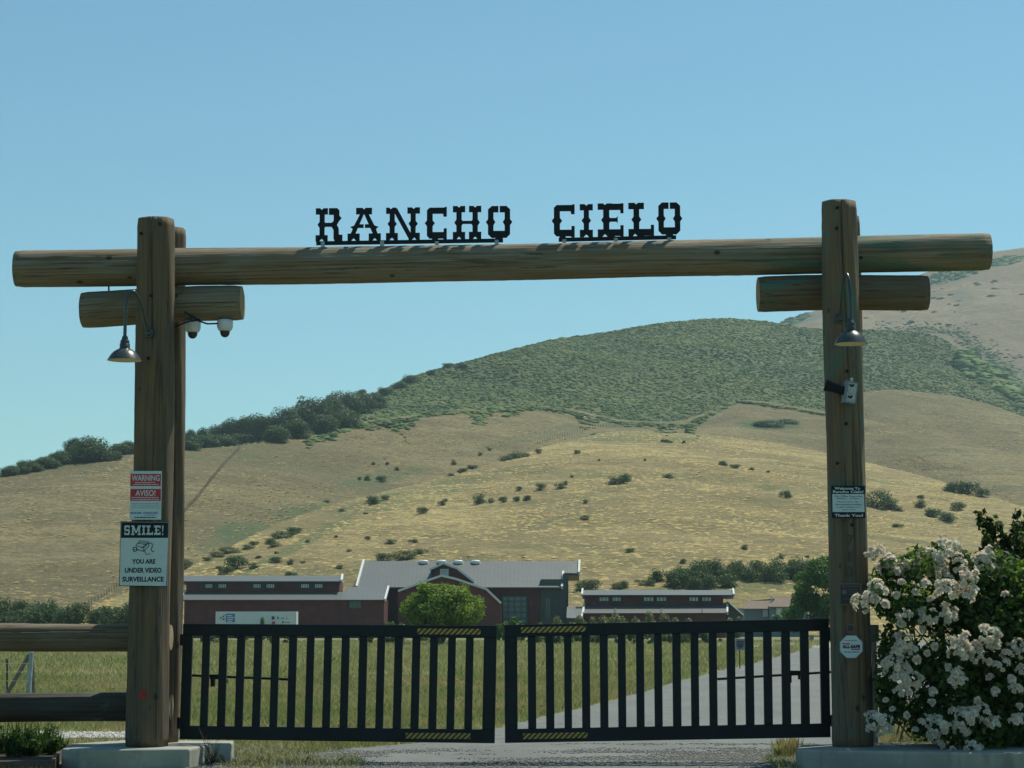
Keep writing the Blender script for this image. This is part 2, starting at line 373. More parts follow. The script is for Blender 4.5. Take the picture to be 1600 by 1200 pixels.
# ================================================================== GROUND
setp(fast('ground', [(-4000, -60, 0), (4000, -60, 0), (4000, 6000, 0), (-4000, 6000, 0)], [[0, 1, 2, 3]], 'field_ground'), kind='structure')
left_edge = [T(300, 1260), T(365, 1200), T(455, 1185), T(545, 1170), T(650, 1162), T(775, 1138), T(860, 1117), T(1000, 1083), T(1060, 1064), T(1200, 1031), T(1270, 1012), T(1300, 1003)]
right_edge = [Vector((4.2, 14, 0)), Vector((3.7, 23, 0)), Vector((3.9, 26, 0)), Vector((4.2, 28, 0)), Vector((4.8, 31, 0)), Vector((6.5, 36, 0)), Vector((8.6, 42, 0)), Vector((13, 56, 0)), Vector((17, 68, 0)), Vector((27, 110, 0)), Vector((40, 170, 0)), Vector((52, 225, 0))]
def strip(A, B, z, name, mat, sub=6, jag=0.12, kind='structure'):
    random.seed(5); V = []; Fs = []
    def dens(P):
        Q = []
        for i in range(len(P) - 1):
            for k in range(sub):
                t = k / sub; q = P[i].lerp(P[i + 1], t); j = jag * min(3, q.y / 30); Q.append(Vector((q.x + rnd(-j, j), q.y, z)))
        Q.append(P[-1].copy()); Q[-1].z = z; return Q
    a, b = dens(A), dens(B)
    for i in range(len(a)): V += [a[i], b[i]]
    for i in range(len(a) - 1): Fs.append([2 * i, 2 * i + 1, 2 * i + 3, 2 * i + 2])
    return setp(fast(name, V, Fs, mat), kind=kind)
strip(left_edge, right_edge, 0.008, 'driveway', 'asphalt')
# loose gravel shoulder between the concrete and the driveway, and across the front
strip([T(200, 1300), T(330, 1215), T(372, 1196), T(500, 1182)], [T(1500, 1300), T(1400, 1215), T(1330, 1196), T(1300, 1182)], 0.004, 'gravel_apron', 'gravel', 8, 0.2)
strip([T(1100, 1012), T(1300, 1012)], [T(1112, 1004), T(1420, 1004)], 0.012, 'parking_lot', 'pale_gravel', 6, 0)
strip([T(-160, 1152), T(262, 1151)], [T(-160, 1142.5), T(262, 1142.5)], 0.012, 'gravel_path', 'pale_gravel', 10, 0.05)

# ================================================================== HILLS
rs = np.random.RandomState(3)
def vnoise2(x, y, seed=0):
    xi = np.floor(x).astype(int); yi = np.floor(y).astype(int); xf = x - xi; yf = y - yi
    def h(a, b): return (np.sin(a * 127.1 + b * 311.7 + seed * 74.7) * 43758.5453) % 1.0
    u = xf * xf * (3 - 2 * xf); v = yf * yf * (3 - 2 * yf)
    return (h(xi, yi) * (1 - u) + h(xi + 1, yi) * u) * (1 - v) + (h(xi, yi + 1) * (1 - u) + h(xi + 1, yi + 1) * u) * v
def fbm(x, y, o=4, seed=0):
    s = 0; a = 0.5
    for k in range(o): s = s + a * (vnoise2(x * 2 ** k, y * 2 ** k, seed + k) - 0.5); a *= 0.5
    return s
HILLS = {}
def smoothinterp(x, X, Y):
    y = np.interp(x, X, Y); k = 9
    return np.convolve(np.pad(y, (k, k), mode='edge'), np.hanning(2 * k + 1) / np.hanning(2 * k + 1).sum(), 'valid')
def hill(name, mat, crest, base, nx=260, ny=90, g=1.0, amp=3.0, ns=60.0, back=0.25, seed=0, greens=()):
    x0, x1 = crest[0][0], crest[-1][0]
    px = np.linspace(x0, x1, nx)
    cy = smoothinterp(px, [c[0] for c in crest], [c[1] for c in crest]); cY = smoothinterp(px, [c[0] for c in crest], [c[2] for c in crest])
    by = smoothinterp(px, [c[0] for c in base], [c[1] for c in base]); bY = smoothinterp(px, [c[0] for c in base], [c[2] for c in base])
    rows = []; gr = []
    ts = list(np.linspace(0, 1, ny)) + [1.08, 1.2, 1.5, 2.0]
    for t in ts:
        V = np.zeros((nx, 3)); G_ = np.zeros(nx)
        for i in range(nx):
            tb = W(px[i], by[i], bY[i]); tc = W(px[i], cy[i], cY[i])
            if t <= 1:
                k = t ** g; p = tb.lerp(tc, t); p.z = tb.z + (tc.z - tb.z) * k
            else:
                d = (tc - tb); p = tc + Vector((d.x, d.y, 0)) * (t - 1) * 1.2; p.z = tc.z - (tc.z - tb.z) * back * (t - 1) * 3
            V[i] = p
        e = 1.0 if t > 1 else min(1, 4 * t) * (0.15 + 0.85 * min(1.0, 5 * (1 - t)))
        V[:, 2] += fbm(V[:, 0] / ns, V[:, 1] / ns, 6, seed) * amp * e * 2 + fbm(V[:, 0] / (ns * .22), V[:, 1] / (ns * .34), 4, seed + 5) * amp * e * .5
        rows.append(V)
    V = np.concatenate(rows); n = len(ts)
    idx = np.arange(n * nx).reshape(n, nx)
    Fc = np.stack([idx[:-1, :-1].ravel(), idx[:-1, 1:].ravel(), idx[1:, 1:].ravel(), idx[1:, :-1].ravel()], 1)
    o = fast(name, V, Fc, mat, smooth=True); setp(o, kind='structure')
    # meadow patches: outline of each greener patch on the slope, stored at the mesh points
    att = o.data.attributes.new('green', 'FLOAT', 'POINT'); val = np.zeros(len(V))
    for (gx, gy, rx, ry, rot, s_) in greens:
        c = np.array(W(gx, gy, 100)); c = None
        ang = R(rot)
        # screen ellipse -> slope: measured at build time from the survey camera position
        D = V - np.array([0, 0, HC]); dep = D[:, 1] * cT + D[:, 2] * sT
        sx = 800 + F * D[:, 0] / dep; sy = 600 - F * (D[:, 2] * cT - D[:, 1] * sT) / dep
        a = (sx - gx) * math.cos(ang) + (sy - gy) * math.sin(ang); b_ = -(sx - gx) * math.sin(ang) + (sy - gy) * math.cos(ang)
        r2 = (a / rx) ** 2 + (b_ / ry) ** 2 + fbm(V[:, 0] / 14, V[:, 1] / 14, 3, 9) * 1.4
        val = np.maximum(val, s_ * np.clip(1.9 - r2, 0, 1))
    att.data.foreach_set('value', val.astype(np.float32))
    HILLS[name + str(len(HILLS))] = (V, Fc)
    return o, BVHTree.FromPolygons([tuple(v) for v in V], [tuple(f) for f in Fc])
D_o, D_b = hill('hill', 'far_grass', [(1150, 540, 2500), (1222, 503, 2500), (1245, 494, 2500), (1290, 481, 2500), (1360, 460, 2550), (1450, 426, 2600), (1500, 409, 2600), (1540, 396, 2600), (1600, 387, 2600), (1700, 372, 2600), (1800, 380, 2600)],
    [(1150, 600, 1700), (1300, 620, 1700), (1600, 700, 1600), (1800, 760, 1600)], 200, 90, 1.15, 16, 260, seed=1,
    greens=((1480, 432, 60, 9, -14, 0.9), (1240, 500, 40, 8, -8, 1.0), (1505, 466, 16, 9, 0, 0.6), (1570, 408, 30, 6, -10, 0.7), (1595, 598, 60, 22, 20, 0.8)))
C_o, C_b = hill('chaparral_hill', 'chaparral_ground', [(180, 716, 760), (290, 696, 830), (380, 674, 900), (480, 645, 1000), (560, 622, 1060), (600, 606, 1100), (660, 584, 1150), (740, 563, 1220), (850, 534, 1300), (1000, 508, 1400), (1115, 497, 1450), (1180, 500, 1450), (1260, 513, 1450), (1400, 515, 1500), (1475, 524, 1500), (1500, 548, 1480), (1540, 568, 1450), (1560, 600, 1420), (1600, 618, 1400), (1700, 650, 1350), (1800, 690, 1300)],
    [(180, 740, 700), (380, 705, 740), (560, 672, 860), (700, 650, 940), (860, 645, 1000), (965, 665, 1020), (1070, 666, 1030), (1150, 640, 1080), (1290, 680, 1100), (1400, 690, 1220), (1600, 700, 1220), (1800, 740, 1200)], 260, 110, 1.0, 10, 120, seed=4)
E_o, E_b = hill('hill', 'brown_grass', [(1240, 700, 1150), (1290, 652, 1150), (1325, 618, 1150), (1360, 610, 1150), (1400, 608, 1150), (1500, 620, 1150), (1560, 636, 1130), (1600, 652, 1100), (1700, 690, 1080), (1800, 720, 1050)],
    [(1240, 740, 900), (1400, 740, 900), (1600, 790, 860), (1800, 830, 800)], 160, 60, 1.1, 4, 90, seed=6)
M_o, M_b = hill('hill', 'brown_grass', [(-250, 785, 590), (0, 739, 620), (100, 723, 640), (210, 709, 660), (290, 701, 680), (380, 697, 700), (470, 681, 750), (560, 661, 800), (700, 641, 880), (800, 634, 920), (860, 634, 950), (910, 642, 970), (965, 656, 980), (1070, 658, 990), (1110, 642, 1020), (1150, 622, 1040), (1200, 629, 1040), (1290, 643, 1020), (1400, 665, 950), (1500, 688, 900), (1600, 714, 850), (1800, 765, 800)],
    [(-250, 990, 340), (0, 984, 345), (150, 976, 350), (230, 945, 390), (290, 905, 440), (400, 855, 500), (500, 815, 560), (740, 757, 680), (960, 700, 800), (1100, 705, 830), (1290, 735, 850), (1400, 760, 800), (1600, 815, 650), (1800, 860, 600)], 340, 110, 1.0, 4.6, 75, seed=8,
    greens=((385, 832, 45, 16, 0, 0.9), (480, 800, 45, 12, -8, 0.8), (420, 838, 60, 9, -25, 0.7), (600, 745, 60, 9, -12, 0.6), (330, 855, 30, 8, 0, 0.5), (1206, 663, 42, 7, 0, 1.2), (1000, 664, 60, 5, 0, 0.8), (860, 675, 110, 6, -14, 0.5), (1270, 690, 60, 4, 4, 0.2)))
B_o, B_b = hill('hill', 'golden_grass', [(60, 985, 340), (130, 952, 355), (200, 925, 380), (300, 886, 430), (400, 832, 490), (500, 792, 550), (620, 764, 600), (740, 734, 660), (860, 694, 740), (960, 672, 800), (1100, 678, 820), (1200, 690, 820), (1290, 706, 800), (1350, 722, 760), (1450, 746, 700), (1520, 767, 650), (1600, 792, 600), (1800, 850, 520)],
    [(60, 994, 330), (300, 993, 335), (600, 993, 335), (1300, 993, 335), (1600, 993, 335), (1800, 993, 335)], 340, 120, 0.93, 3.8, 60, seed=11,
    greens=((640, 775, 120, 12, -14, 0.5), (1000, 682, 110, 8, 0, 0.55), (880, 740, 110, 5, 2, 0.4), (470, 850, 100, 7, -28, 0.6), (870, 815, 60, 6, -14, 0.4), (1100, 748, 80, 5, 3, 0.35), (230, 945, 60, 12, -20, 0.5), (640, 880, 90, 6, 0, 0.3)))
BV = [B_b, M_b, E_b, C_b, D_b]
def cast(px, py, only=None):
    o = Vector((0, 0, HC)); d = Vector(ray(px, py)).normalized(); best = None
    for b in (only or BV):
        h = b.ray_cast(o, d, 9000)
        if h[0] is not None and (best is None or h[3] < best[1]): best = (h[0], h[3])
    return best

# ------------------------------------------------------------------ foliage generator
def leafcloud(rng, n, blobs, size, aspect=0.55, shell=0.55, up=0.3, fold=0.0):
    """blobs: (x,y,z,rx,ry,rz); returns diamond leaves scattered through the outer shell of every blob"""
    B = np.array(blobs, float); vol = (B[:, 3] * B[:, 4] * B[:, 5]) ** 0.67; k = rng.choice(len(B), n, p=vol / vol.sum())
    d = rng.normal(size=(n, 3)); d /= np.linalg.norm(d, axis=1)[:, None]
    r = 1 - shell * rng.rand(n) ** 1.8 + rng.normal(size=n) * 0.05
    c = B[k, :3] + d * B[k, 3:6] * r[:, None]
    nr = d + rng.normal(size=(n, 3)) * 0.7 + np.array([0, 0, up]); nr /= np.linalg.norm(nr, axis=1)[:, None]
    a = np.cross(nr, rng.normal(size=(n, 3))); a /= np.linalg.norm(a, axis=1)[:, None]; b = np.cross(nr, a)
    s = size * (0.6 + 0.8 * rng.rand(n))[:, None]
    V = np.stack([c - a * s, c - b * s * aspect + nr * s * fold, c + a * s, c + b * s * aspect + nr * s * fold], 1).reshape(-1, 3)
    return V, np.arange(4 * n).reshape(n, 4)
def blobs_for(rng, w, h, n, z0=0.3, flat=1.0):
    out = []
    for _ in range(n):
        a = rng.rand() * 6.283; q = rng.rand() ** 0.6; z = z0 + (1 - z0) * rng.rand() * (1 - 0.35 * q)
        rr = (0.22 + 0.16 * rng.rand()) * w
        out.append((math.cos(a) * q * w * 0.34, math.sin(a) * q * w * 0.34 * flat, h * z * 0.85, rr * 0.72, rr * 0.72, rr * 0.55 * h / w * 1.3))
    return out
HOLD = []
def make_plant(name, seed, w, h, nb, nl, size, mat, trunk=True, z0=0.3, branches=6, tr=0.035):
    """crown w wide and h high standing on z = 0 at the origin, with a trunk that forks into limbs"""
    rng = np.random.RandomState(seed); random.seed(seed)
    root = bpy.data.objects.new(name, None); C.objects.link(root)
    bl = blobs_for(rng, w, h, nb, z0)
    V, Fc = leafcloud(rng, nl, bl, size)
    V[:, 2] = np.maximum(V[:, 2], 0.02 * h)
    fast('crown' if trunk else 'foliage', V, Fc, mat, root)
    m = MB(); tw = w * tr
    if trunk:
        m.tube([(0, 0, -0.3), (tw * 0.3, 0, h * 0.18), (0, tw * 0.4, h * 0.38)], [tw * 1.2, tw, tw * 0.75], 7)
    for k in range(branches):
        b = bl[k % len(bl)]; z_ = h * (0.28 if trunk else 0.0)
        m.tube([(0, 0, z_), (b[0] * 0.5 + rnd(-.05, .05) * w, b[1] * 0.5, (z_ + b[2]) * 0.5), (b[0], b[1], b[2])], [tw * 0.6, tw * 0.4, tw * 0.12], 5)
    m.build('trunk' if trunk else 'stems', 'bark', root)
    return root
# prototypes are used as the first individual of their kind
oaks = [make_plant('oak_tree', 20 + k, 10, 9, 30, 8000, 0.25, 'oak_leaves', z0=0.06) for k in range(4)]
bushes = [make_plant('bush', 40 + k, 4, 3.4, 13, 1900, 0.13, 'bush_leaves', trunk=False, z0=0.1, branches=4) for k in range(4)]
used = set()
def place(protos, px, wpx, loc, dist, label, cat, group, hs=1.0, base_w=10.0, seed=None, name=None):
    rr = random.Random(seed if seed is not None else int(px * 7 + wpx * 13 + loc[1])); p = rr.choice(protos)
    if p.name in used: o = copy_tree(p)
    else: used.add(p.name); o = p
    s = wpx * dist / F / base_w
    o.location = loc; o.scale = (s, s, s * hs); o.rotation_euler = (0, 0, rr.uniform(0, 6.28))
    if name: o.name = name
    setp(o, label, cat, group); return o
# trees along the left skyline and down to the chaparral (px, foot py, width px, height factor, label)
def where(px):
    for a, b, t in ((-100, 60, 'at the far left end of the skyline'), (60, 200, 'on the skyline left of the left gatepost'), (200, 300, 'on the skyline right beside the left gatepost'),
                    (300, 380, 'on the skyline where the hill fence ends'), (380, 450, 'in the left half of the dense skyline oak row'), (450, 520, 'in the middle of the dense oak row'),
                    (520, 600, 'at right end of the dense oak row'), (600, 760, 'at the start of the chaparral slope')):
        if a <= px < b: return t
    return 'on the skyline'
OK = [(12, 735, 30, 0.6), (38, 728, 26, 1.0), (60, 724, 34, 0.6), (92, 716, 34, 0.9), (116, 712, 34, 1.2), (145, 712, 68, 0.78), (178, 710, 30, 0.7), (200, 707, 30, 0.9), (222, 706, 26, 0.8),
      (296, 694, 24, 1.2), (318, 692, 24, 1.3), (342, 690, 34, 1.0), (362, 688, 40, 1.1), (384, 686, 38, 1.15), (404, 686, 44, 1.1), (420, 684, 40, 1.05), (445, 680, 46, 1.15), (470, 672, 44, 1.1), (490, 672, 56, 1.15), (515, 664, 50, 1.1), (536, 656, 56, 1.0),
      (430, 690, 40, .8), (462, 684, 44, .8), (505, 676, 44, .8), (540, 668, 44, .8), (560, 648, 48, .9), (585, 640, 40, .8), (566, 622, 18, 1.0), (602, 618, 24, .7), (640, 598, 26, .6), (625, 606, 24, .6), (674, 586, 14, .8), (700, 574, 20, .5), (722, 566, 16, .6), (25, 733, 44, .5), (75, 722, 48, .5), (105, 716, 46, .6), (188, 710, 46, .55), (165, 712, 40, .5), (128, 714, 40, .5), (50, 728, 40, .5), (212, 709, 40, .5), (308, 698, 44, .55), (334, 697, 48, .5), (366, 696, 48, .5), (352, 698, 40, .5), (322, 700, 40, .5), (380, 694, 44, .5), (298, 702, 36, .5)]
szw = ['slim', 'small', 'mid-sized', 'broad', 'very broad']
def uniq_label():
    seen = {}
    def f(s):
        seen[s] = seen.get(s, 0) + 1; return s
    return f, seen
for k, (x, y, wd, hs) in enumerate(OK):
    # foot stands just behind the grassy crest
    h = cast(x, y, [M_b, C_b]); 
    if h is None:
        h = cast(x, y + 8, [M_b, C_b])
    loc, dist = (h[0], h[1]) if h else (W(x, y, 700), 700)
    nb = [q for q in OK if abs(q[0] - x) < 60 and q is not OK[k]]
    lab = '%s dark oak %s' % (szw[min(4, int(wd / 14))], where(x))
    place(oaks, x, wd * (1.05 if wd > 60 or x < 250 else 1.2), loc - Vector((0, 0, 0.3)), dist, lab, 'oak tree', 'oaks along the ridge', hs * .88, 10, 100 + k)
# single bushes on the slopes (px, foot py, width px, height factor)
BU = [(806, 716, 28, .5), (818, 714, 20, .5), (790, 720, 24, .5), (840, 709, 13, .9), (740, 733, 24, .4), (722, 738, 24, .4), (705, 744, 14, .5), (708, 726, 12, .9), (585, 787, 30, .6), (600, 781, 18, .6), (594, 753, 20, .7), (575, 751, 14, .9), (561, 750, 9, .9), (620, 735, 9, 1), (605, 726, 7, 1), (583, 726, 7, 1), (751, 712, 8, 1), (765, 704, 7, 1), (660, 802, 24, .6), (690, 790, 15, .8), (695, 784, 10, .8), (750, 787, 24, .9), (768, 786, 11, 1), (785, 785, 17, .8), (806, 783, 15, .8), (823, 782, 18, .7), (811, 766, 12, .8), (846, 765, 18, .8), (876, 764, 21, .7), (884, 758, 10, 1), (902, 710, 13, .8), (960, 757, 30, .6), (975, 755, 30, .7), (1045, 747, 22, .5), (1068, 693, 9, .8), (1130, 727, 18, .6), (1150, 732, 20, .5), (1174, 735, 12, .6), (1200, 738, 8, .6), (1227, 778, 22, .8), (913, 812, 15, .7), (914, 786, 11, .8), (983, 863, 17, .6), (1067, 880, 14, .8), (1163, 858, 15, .7), (1221, 873, 15, .8), (1260, 872, 12, .6),
      (1060, 903, 28, .9), (1046, 904, 20, .6), (1370, 792, 44, .8), (1390, 795, 30, .8), (1405, 798, 18, .5), (1440, 793, 24, .7), (1438, 778, 14, .5), (1460, 808, 34, .6), (1483, 815, 36, .6), (1497, 797, 30, .6), (1492, 768, 40, .5), (1515, 772, 48, .6), (1535, 776, 30, .6), (1403, 824, 22, .4), (1560, 818, 14, .5), (610, 850, 20, .6), (645, 848, 18, .5), (574, 843, 12, .7), (545, 862, 10, .7), (525, 840, 8, .8), (600, 876, 34, .5), (630, 874, 40, .5), (657, 866, 26, .5), (370, 889, 44, .7), (395, 888, 22, .6), (355, 897, 30, .6), (430, 878, 24, .5), (455, 882, 15, .8), (432, 865, 9, .7), (473, 880, 10, .6), (404, 872, 13, .5), (340, 888, 12, .5), (480, 847, 10, .6), (455, 901, 24, .5), (530, 888, 14, .6), (395, 852, 20, .5), (360, 864, 34, .4), (340, 870, 24, .5), (325, 876, 18, .5), (385, 858, 26, .4), (440, 842, 34, .5), (425, 848, 24, .5), (455, 838, 22, .5), (460, 832, 30, .4), (430, 854, 20, .5), (510, 785, 12, .5), (535, 799, 14, .5), (572, 804, 10, .6), (1008, 720, 6, 1), (893, 746, 7, .8), (936, 720, 5, 1), (560, 915, 16, .9), (282, 893, 40, .7), (270, 915, 30, .8), (1232, 662, 34, .3), (1206, 667, 40, .35), (1184, 665, 32, .3)]
def near(px, py):
    zones = [(1180, 2000, 0, 690, 'high on the slope left of the right post'), (1340, 2000, 690, 830, 'on the slope right of the right gatepost'), (1100, 1340, 690, 990, 'on the slope just left of the right gatepost'),
             (880, 1100, 690, 830, 'on the open slope above the right barn'), (880, 1100, 830, 990, 'low on the slope behind the right barn'),
             (700, 880, 690, 770, 'on the upper middle slope'), (700, 880, 770, 860, 'on the slope above the main barn roof'), (500, 700, 690, 770, 'high in the gully pasture'),
             (500, 700, 770, 830, 'in the mid slope above the barns'), (500, 700, 830, 990, 'low on the slope above the barn clerestory'), (300, 500, 690, 860, 'down the gully between the two slopes'), (0, 500, 860, 990, 'just above the left barn roof')]
    for a, b, c, d, t in zones:
        if a <= px < b and c <= py < d: return t
    return 'on the hillside'
for k, (x, y, wd, hs) in enumerate(BU):
    h = cast(x, y)
    if h is None: continue
    q = ['tiny', 'small', 'mid-sized', 'wide'][0 if wd < 12 else 1 if wd < 20 else 2 if wd < 32 else 3]
    place(bushes, x, wd * 1.03, h[0] - Vector((0, 0, .1)), h[1], '%s %s green bush %s' % (q, 'low' if hs < 0.65 else 'rounded', near(x, y)), 'bush', 'bushes dotted over the golden hillside', hs, 4, 300 + k)
# bush belts at the foot of the hill
random.seed(12); belt = []
for i in range(44): belt.append((rnd(-20, 230), rnd(968, 976), rnd(22, 46), rnd(.6, 1.1), 'bush in the belt behind the left rails'))
for (x, y, wd) in ((182, 958, 22), (160, 964, 34), (200, 962, 36), (55, 962, 40), (30, 958, 40), (10, 956, 40), (905, 923, 28), (925, 922, 34), (973, 918, 24), (965, 920, 22), (1005, 914, 18), (1015, 915, 20), (995, 909, 10), (932, 909, 10)):
    belt.append((x, y, wd, .8, 'rounded bush behind the left log rails' if x < 300 else 'rounded bush between the main barn and the right barn'))
for i in range(48):
    x = rnd(1024, 1300); belt.append((x, rnd(904, 925) - (x - 1024) * 0.05, rnd(20, 46), rnd(.6, 1.1), 'bush in the belt behind the right barn' if x < 1146 else 'bush in the green belt above the blue-grey house'))
for x in (1119, 1153, 1185, 1212, 1240, 1265, 1285): belt.append((x, 902, 34, 1.2, 'taller bush along the top of the belt behind the right barn'))
for k, (x, y, wd, hs, lb) in enumerate(belt):
    h = cast(x, y) or (W(x, y, 345), 345)
    place(bushes, x, wd, h[0] - Vector((0, 0, .3)), h[1], lb, 'bush', 'belt of bushes at the foot of the hill', hs, 4, 600 + k)
# chaparral: nobody could count it
def chaparral(name, BVs, samples, n, rmin, rmax, seed, mat='chaparral_leaves'):
    rng = np.random.RandomState(seed); V = []; c = 0
    ico = np.array([(0, 0, 1), (.89, 0, .45), (.28, .85, .45), (-.72, .53, .45), (-.72, -.53, .45), (.28, -.85, .45), (.8, .58, -.2), (-.3, .95, -.2), (-1, 0, -.2), (-.3, -.95, -.2), (.8, -.58, -.2)])
    tri = np.array([(0, 1, 2), (0, 2, 3), (0, 3, 4), (0, 4, 5), (0, 5, 1), (1, 6, 2), (2, 7, 3), (3, 8, 4), (4, 9, 5), (5, 10, 1), (2, 6, 7), (3, 7, 8), (4, 8, 9), (5, 9, 10), (1, 10, 6)])
    pts = samples(rng, n); m = len(pts)
    r = rmin + (rmax - rmin) * rng.rand(m) ** 2
    rot = rng.rand(m) * 6.28
    A = ico[None] * (1 + rng.normal(size=(m, 11, 3)) * 0.22) * (r[:, None, None] * np.array([1, 1, 0.38]))
    X = A[..., 0] * np.cos(rot)[:, None] - A[..., 1] * np.sin(rot)[:, None]; Y_ = A[..., 0] * np.sin(rot)[:, None] + A[..., 1] * np.cos(rot)[:, None]
    P = np.stack([X, Y_, A[..., 2]], -1) + pts[:, None, :]
    Fc = (tri[None] + np.arange(m)[:, None, None] * 11).reshape(-1, 3)
    return setp(fast(name, P.reshape(-1, 3), Fc, mat, smooth=True), 'dense grey-green chaparral scrub covering the big rounded hill', 'scrub', kind='stuff')
def on_sheet(key_index, tmin=0.0, tmax=1.0):
    V, Fc = list(HILLS.values())[key_index]
    def f(rng, n):
        q = V[Fc]; a = np.linalg.norm(np.cross(q[:, 1] - q[:, 0], q[:, 3] - q[:, 0]), axis=1)
        k = rng.choice(len(Fc), n, p=a / a.sum()); u, v = rng.rand(n, 1), rng.rand(n, 1)
        P = q[k, 0] * (1 - u) * (1 - v) + q[k, 1] * u * (1 - v) + q[k, 2] * u * v + q[k, 3] * (1 - u) * v
        D = P - np.array([0, 0, HC]); keep = (D[:, 1] < 1600)
        return P[keep]
    return f
def tufts(idx, n, seed, mat, label, r0=.25, r1=1.0):
    rng = np.random.RandomState(seed); pts = on_sheet(idx)(rng, n); m = len(pts)
    dens = fbm(pts[:, 0] / 23, pts[:, 1] / 30, 4, 6); pts = pts[rng.rand(m) < .55 + dens * 2.2]; m = len(pts)
    r = r0 + (r1 - r0) * rng.rand(m) ** 2; a0 = rng.rand(m) * 6.28; V = np.zeros((m, 6, 3))
    for j in range(5):
        a = a0 + j * 1.2566; q = r * (.75 + .5 * rng.rand(m)); V[:, j] = pts + np.stack([np.cos(a) * q * 1.6, np.sin(a) * q, -.12 * r], 1)
    V[:, 5] = pts + np.stack([rng.normal(size=m) * .2 * r, rng.normal(size=m) * .2 * r, r * (.16 + .26 * rng.rand(m))], 1)
    Fc = (np.array([(0, 1, 5), (1, 2, 5), (2, 3, 5), (3, 4, 5), (4, 0, 5)])[None] + np.arange(m)[:, None, None] * 6).reshape(-1, 3)
    return setp(fast('dry_grass', V.reshape(-1, 3), Fc, mat, smooth=True), label, 'grass', kind='stuff')
tufts(4, 110000, 31, 'tuft_gold', 'tussocky golden dry grass over the near hillside behind the barns', .18, .75)
tufts(3, 110000, 32, 'tuft_brown', 'tussocky brown dry grass over the upper left hillside', .2, .75)
tufts(2, 26000, 33, 'tuft_brown', 'tussocky brown dry grass on the far rounded slope at right', .3, 1.0)
chaparral('chaparral', None, on_sheet(1), 90000, .7, 1.7, 2)
def far_green(rng, n):
    out = []
    for (gx, gy, rx, ry, rot) in ((1480, 432, 62, 9, -14), (1242, 499, 26, 7, -20), (1570, 408, 30, 6, -10), (1460, 470, 200, 40, 0)):
        for _ in range(n if rx < 150 else 60):
            a = rng.rand() * 6.28; q = math.sqrt(rng.rand()); ex, ey = rx * q * math.cos(a), ry * q * math.sin(a)
            h = D_b.ray_cast(Vector((0, 0, HC)), Vector(ray(gx + ex * math.cos(R(rot)) - ey * math.sin(R(rot)), gy + ex * math.sin(R(rot)) + ey * math.cos(R(rot)))).normalized(), 9000)
            if h[0]: out.append(tuple(h[0]))
    return np.array(out)
o = chaparral('scrub', None, far_green, 260, 2, 6, 5); o['label'] = 'scattered scrub along the crest of the farthest tan hill'
def edge_green(rng, n):
    out = []
    for _ in range(n):
        t = rng.rand(); x = 1500 + t * 110; y = 560 + t * 62 + rng.normal() * 9
        h = cast(x, y)
        if h: out.append(tuple(h[0]))
    return np.array(out)
def crest_green(rng, n):
    out = []
    X_ = [480, 560, 700, 800, 860, 910, 965, 1070, 1110, 1150, 1200, 1290]; Y__ = [690, 664, 643, 636, 638, 646, 660, 664, 648, 627, 632, 648]
    for _ in range(n):
        x = 480 + rng.rand() * 810; fing = max(0, math.sin(x * .043) + math.sin(x * .11 + 1) * .7) * (7 if x < 1120 else 3); y = np.interp(x, X_, Y__) + abs(rng.normal()) * (2 + fing) * (1.0 if x < 1120 else .35)
        h = cast(x, y)
        if h: out.append(tuple(h[0]))
    for _ in range(n // 2):
        t = rng.rand(); x = np.interp(t, [0, .35, .5, .7, 1], [1360, 1475, 1500, 1540, 1560]); y = np.interp(t, [0, .35, .5, .7, 1], [513, 522, 540, 562, 595])
        h = D_b.ray_cast(Vector((0, 0, HC)), Vector(ray(x + abs(rng.normal()) * 22, y - abs(rng.normal()) * 6)).normalized(), 9000)
        if h[0]: out.append(tuple(h[0]))
    return np.array(out)
o = chaparral('scrub', None, crest_green, 1500, .8, 2.6, 15); o['label'] = 'ragged fingers of scrub creeping from the green hill onto the golden grass'
o = chaparral('scrub', None, edge_green, 700, 3, 8, 8); o['label'] = 'ragged dark scrub edge spilling onto the tan slope at the right'

# fences far up the slopes
def hill_fence(pts, n, hgt, label, rad=0.09):
    P = []
    for i in range(n):
        t = i / (n - 1) * (len(pts) - 1); k = min(int(t), len(pts) - 2); f = t - k
        h = cast(pts[k][0] + (pts[k + 1][0] - pts[k][0]) * f, pts[k][1] + (pts[k + 1][1] - pts[k][1]) * f)
        if h: P.append(h[0])
    root = thing('wire_fence', P[0], label, 'fence')
    for p in P: MB().tube([p - Vector((0, 0, .3)), p + Vector((0, 0, hgt))], rad, 5).build('post', 'bark', root)
    m = MB()
    for z in (0.5, 0.95): m.tube([p + Vector((0, 0, hgt * z)) for p in P], 0.025, 3)
    m.build('wire', 'bark', root)
hill_fence([(375, 702), (350, 728), (330, 752), (312, 776), (290, 800), (270, 830)], 60, 1.5, 'thin wire fence running steeply down the left hillside', 0.07)
hill_fence([(965, 662), (920, 672), (880, 682), (840, 694)], 32, 1.5, 'short fence along the crest below the chaparral edge', 0.07)
hill_fence([(128, 950), (160, 934), (185, 916), (215, 893)], 20, 0.9, 'low fence climbing the slope behind the left log rails', 0.045)

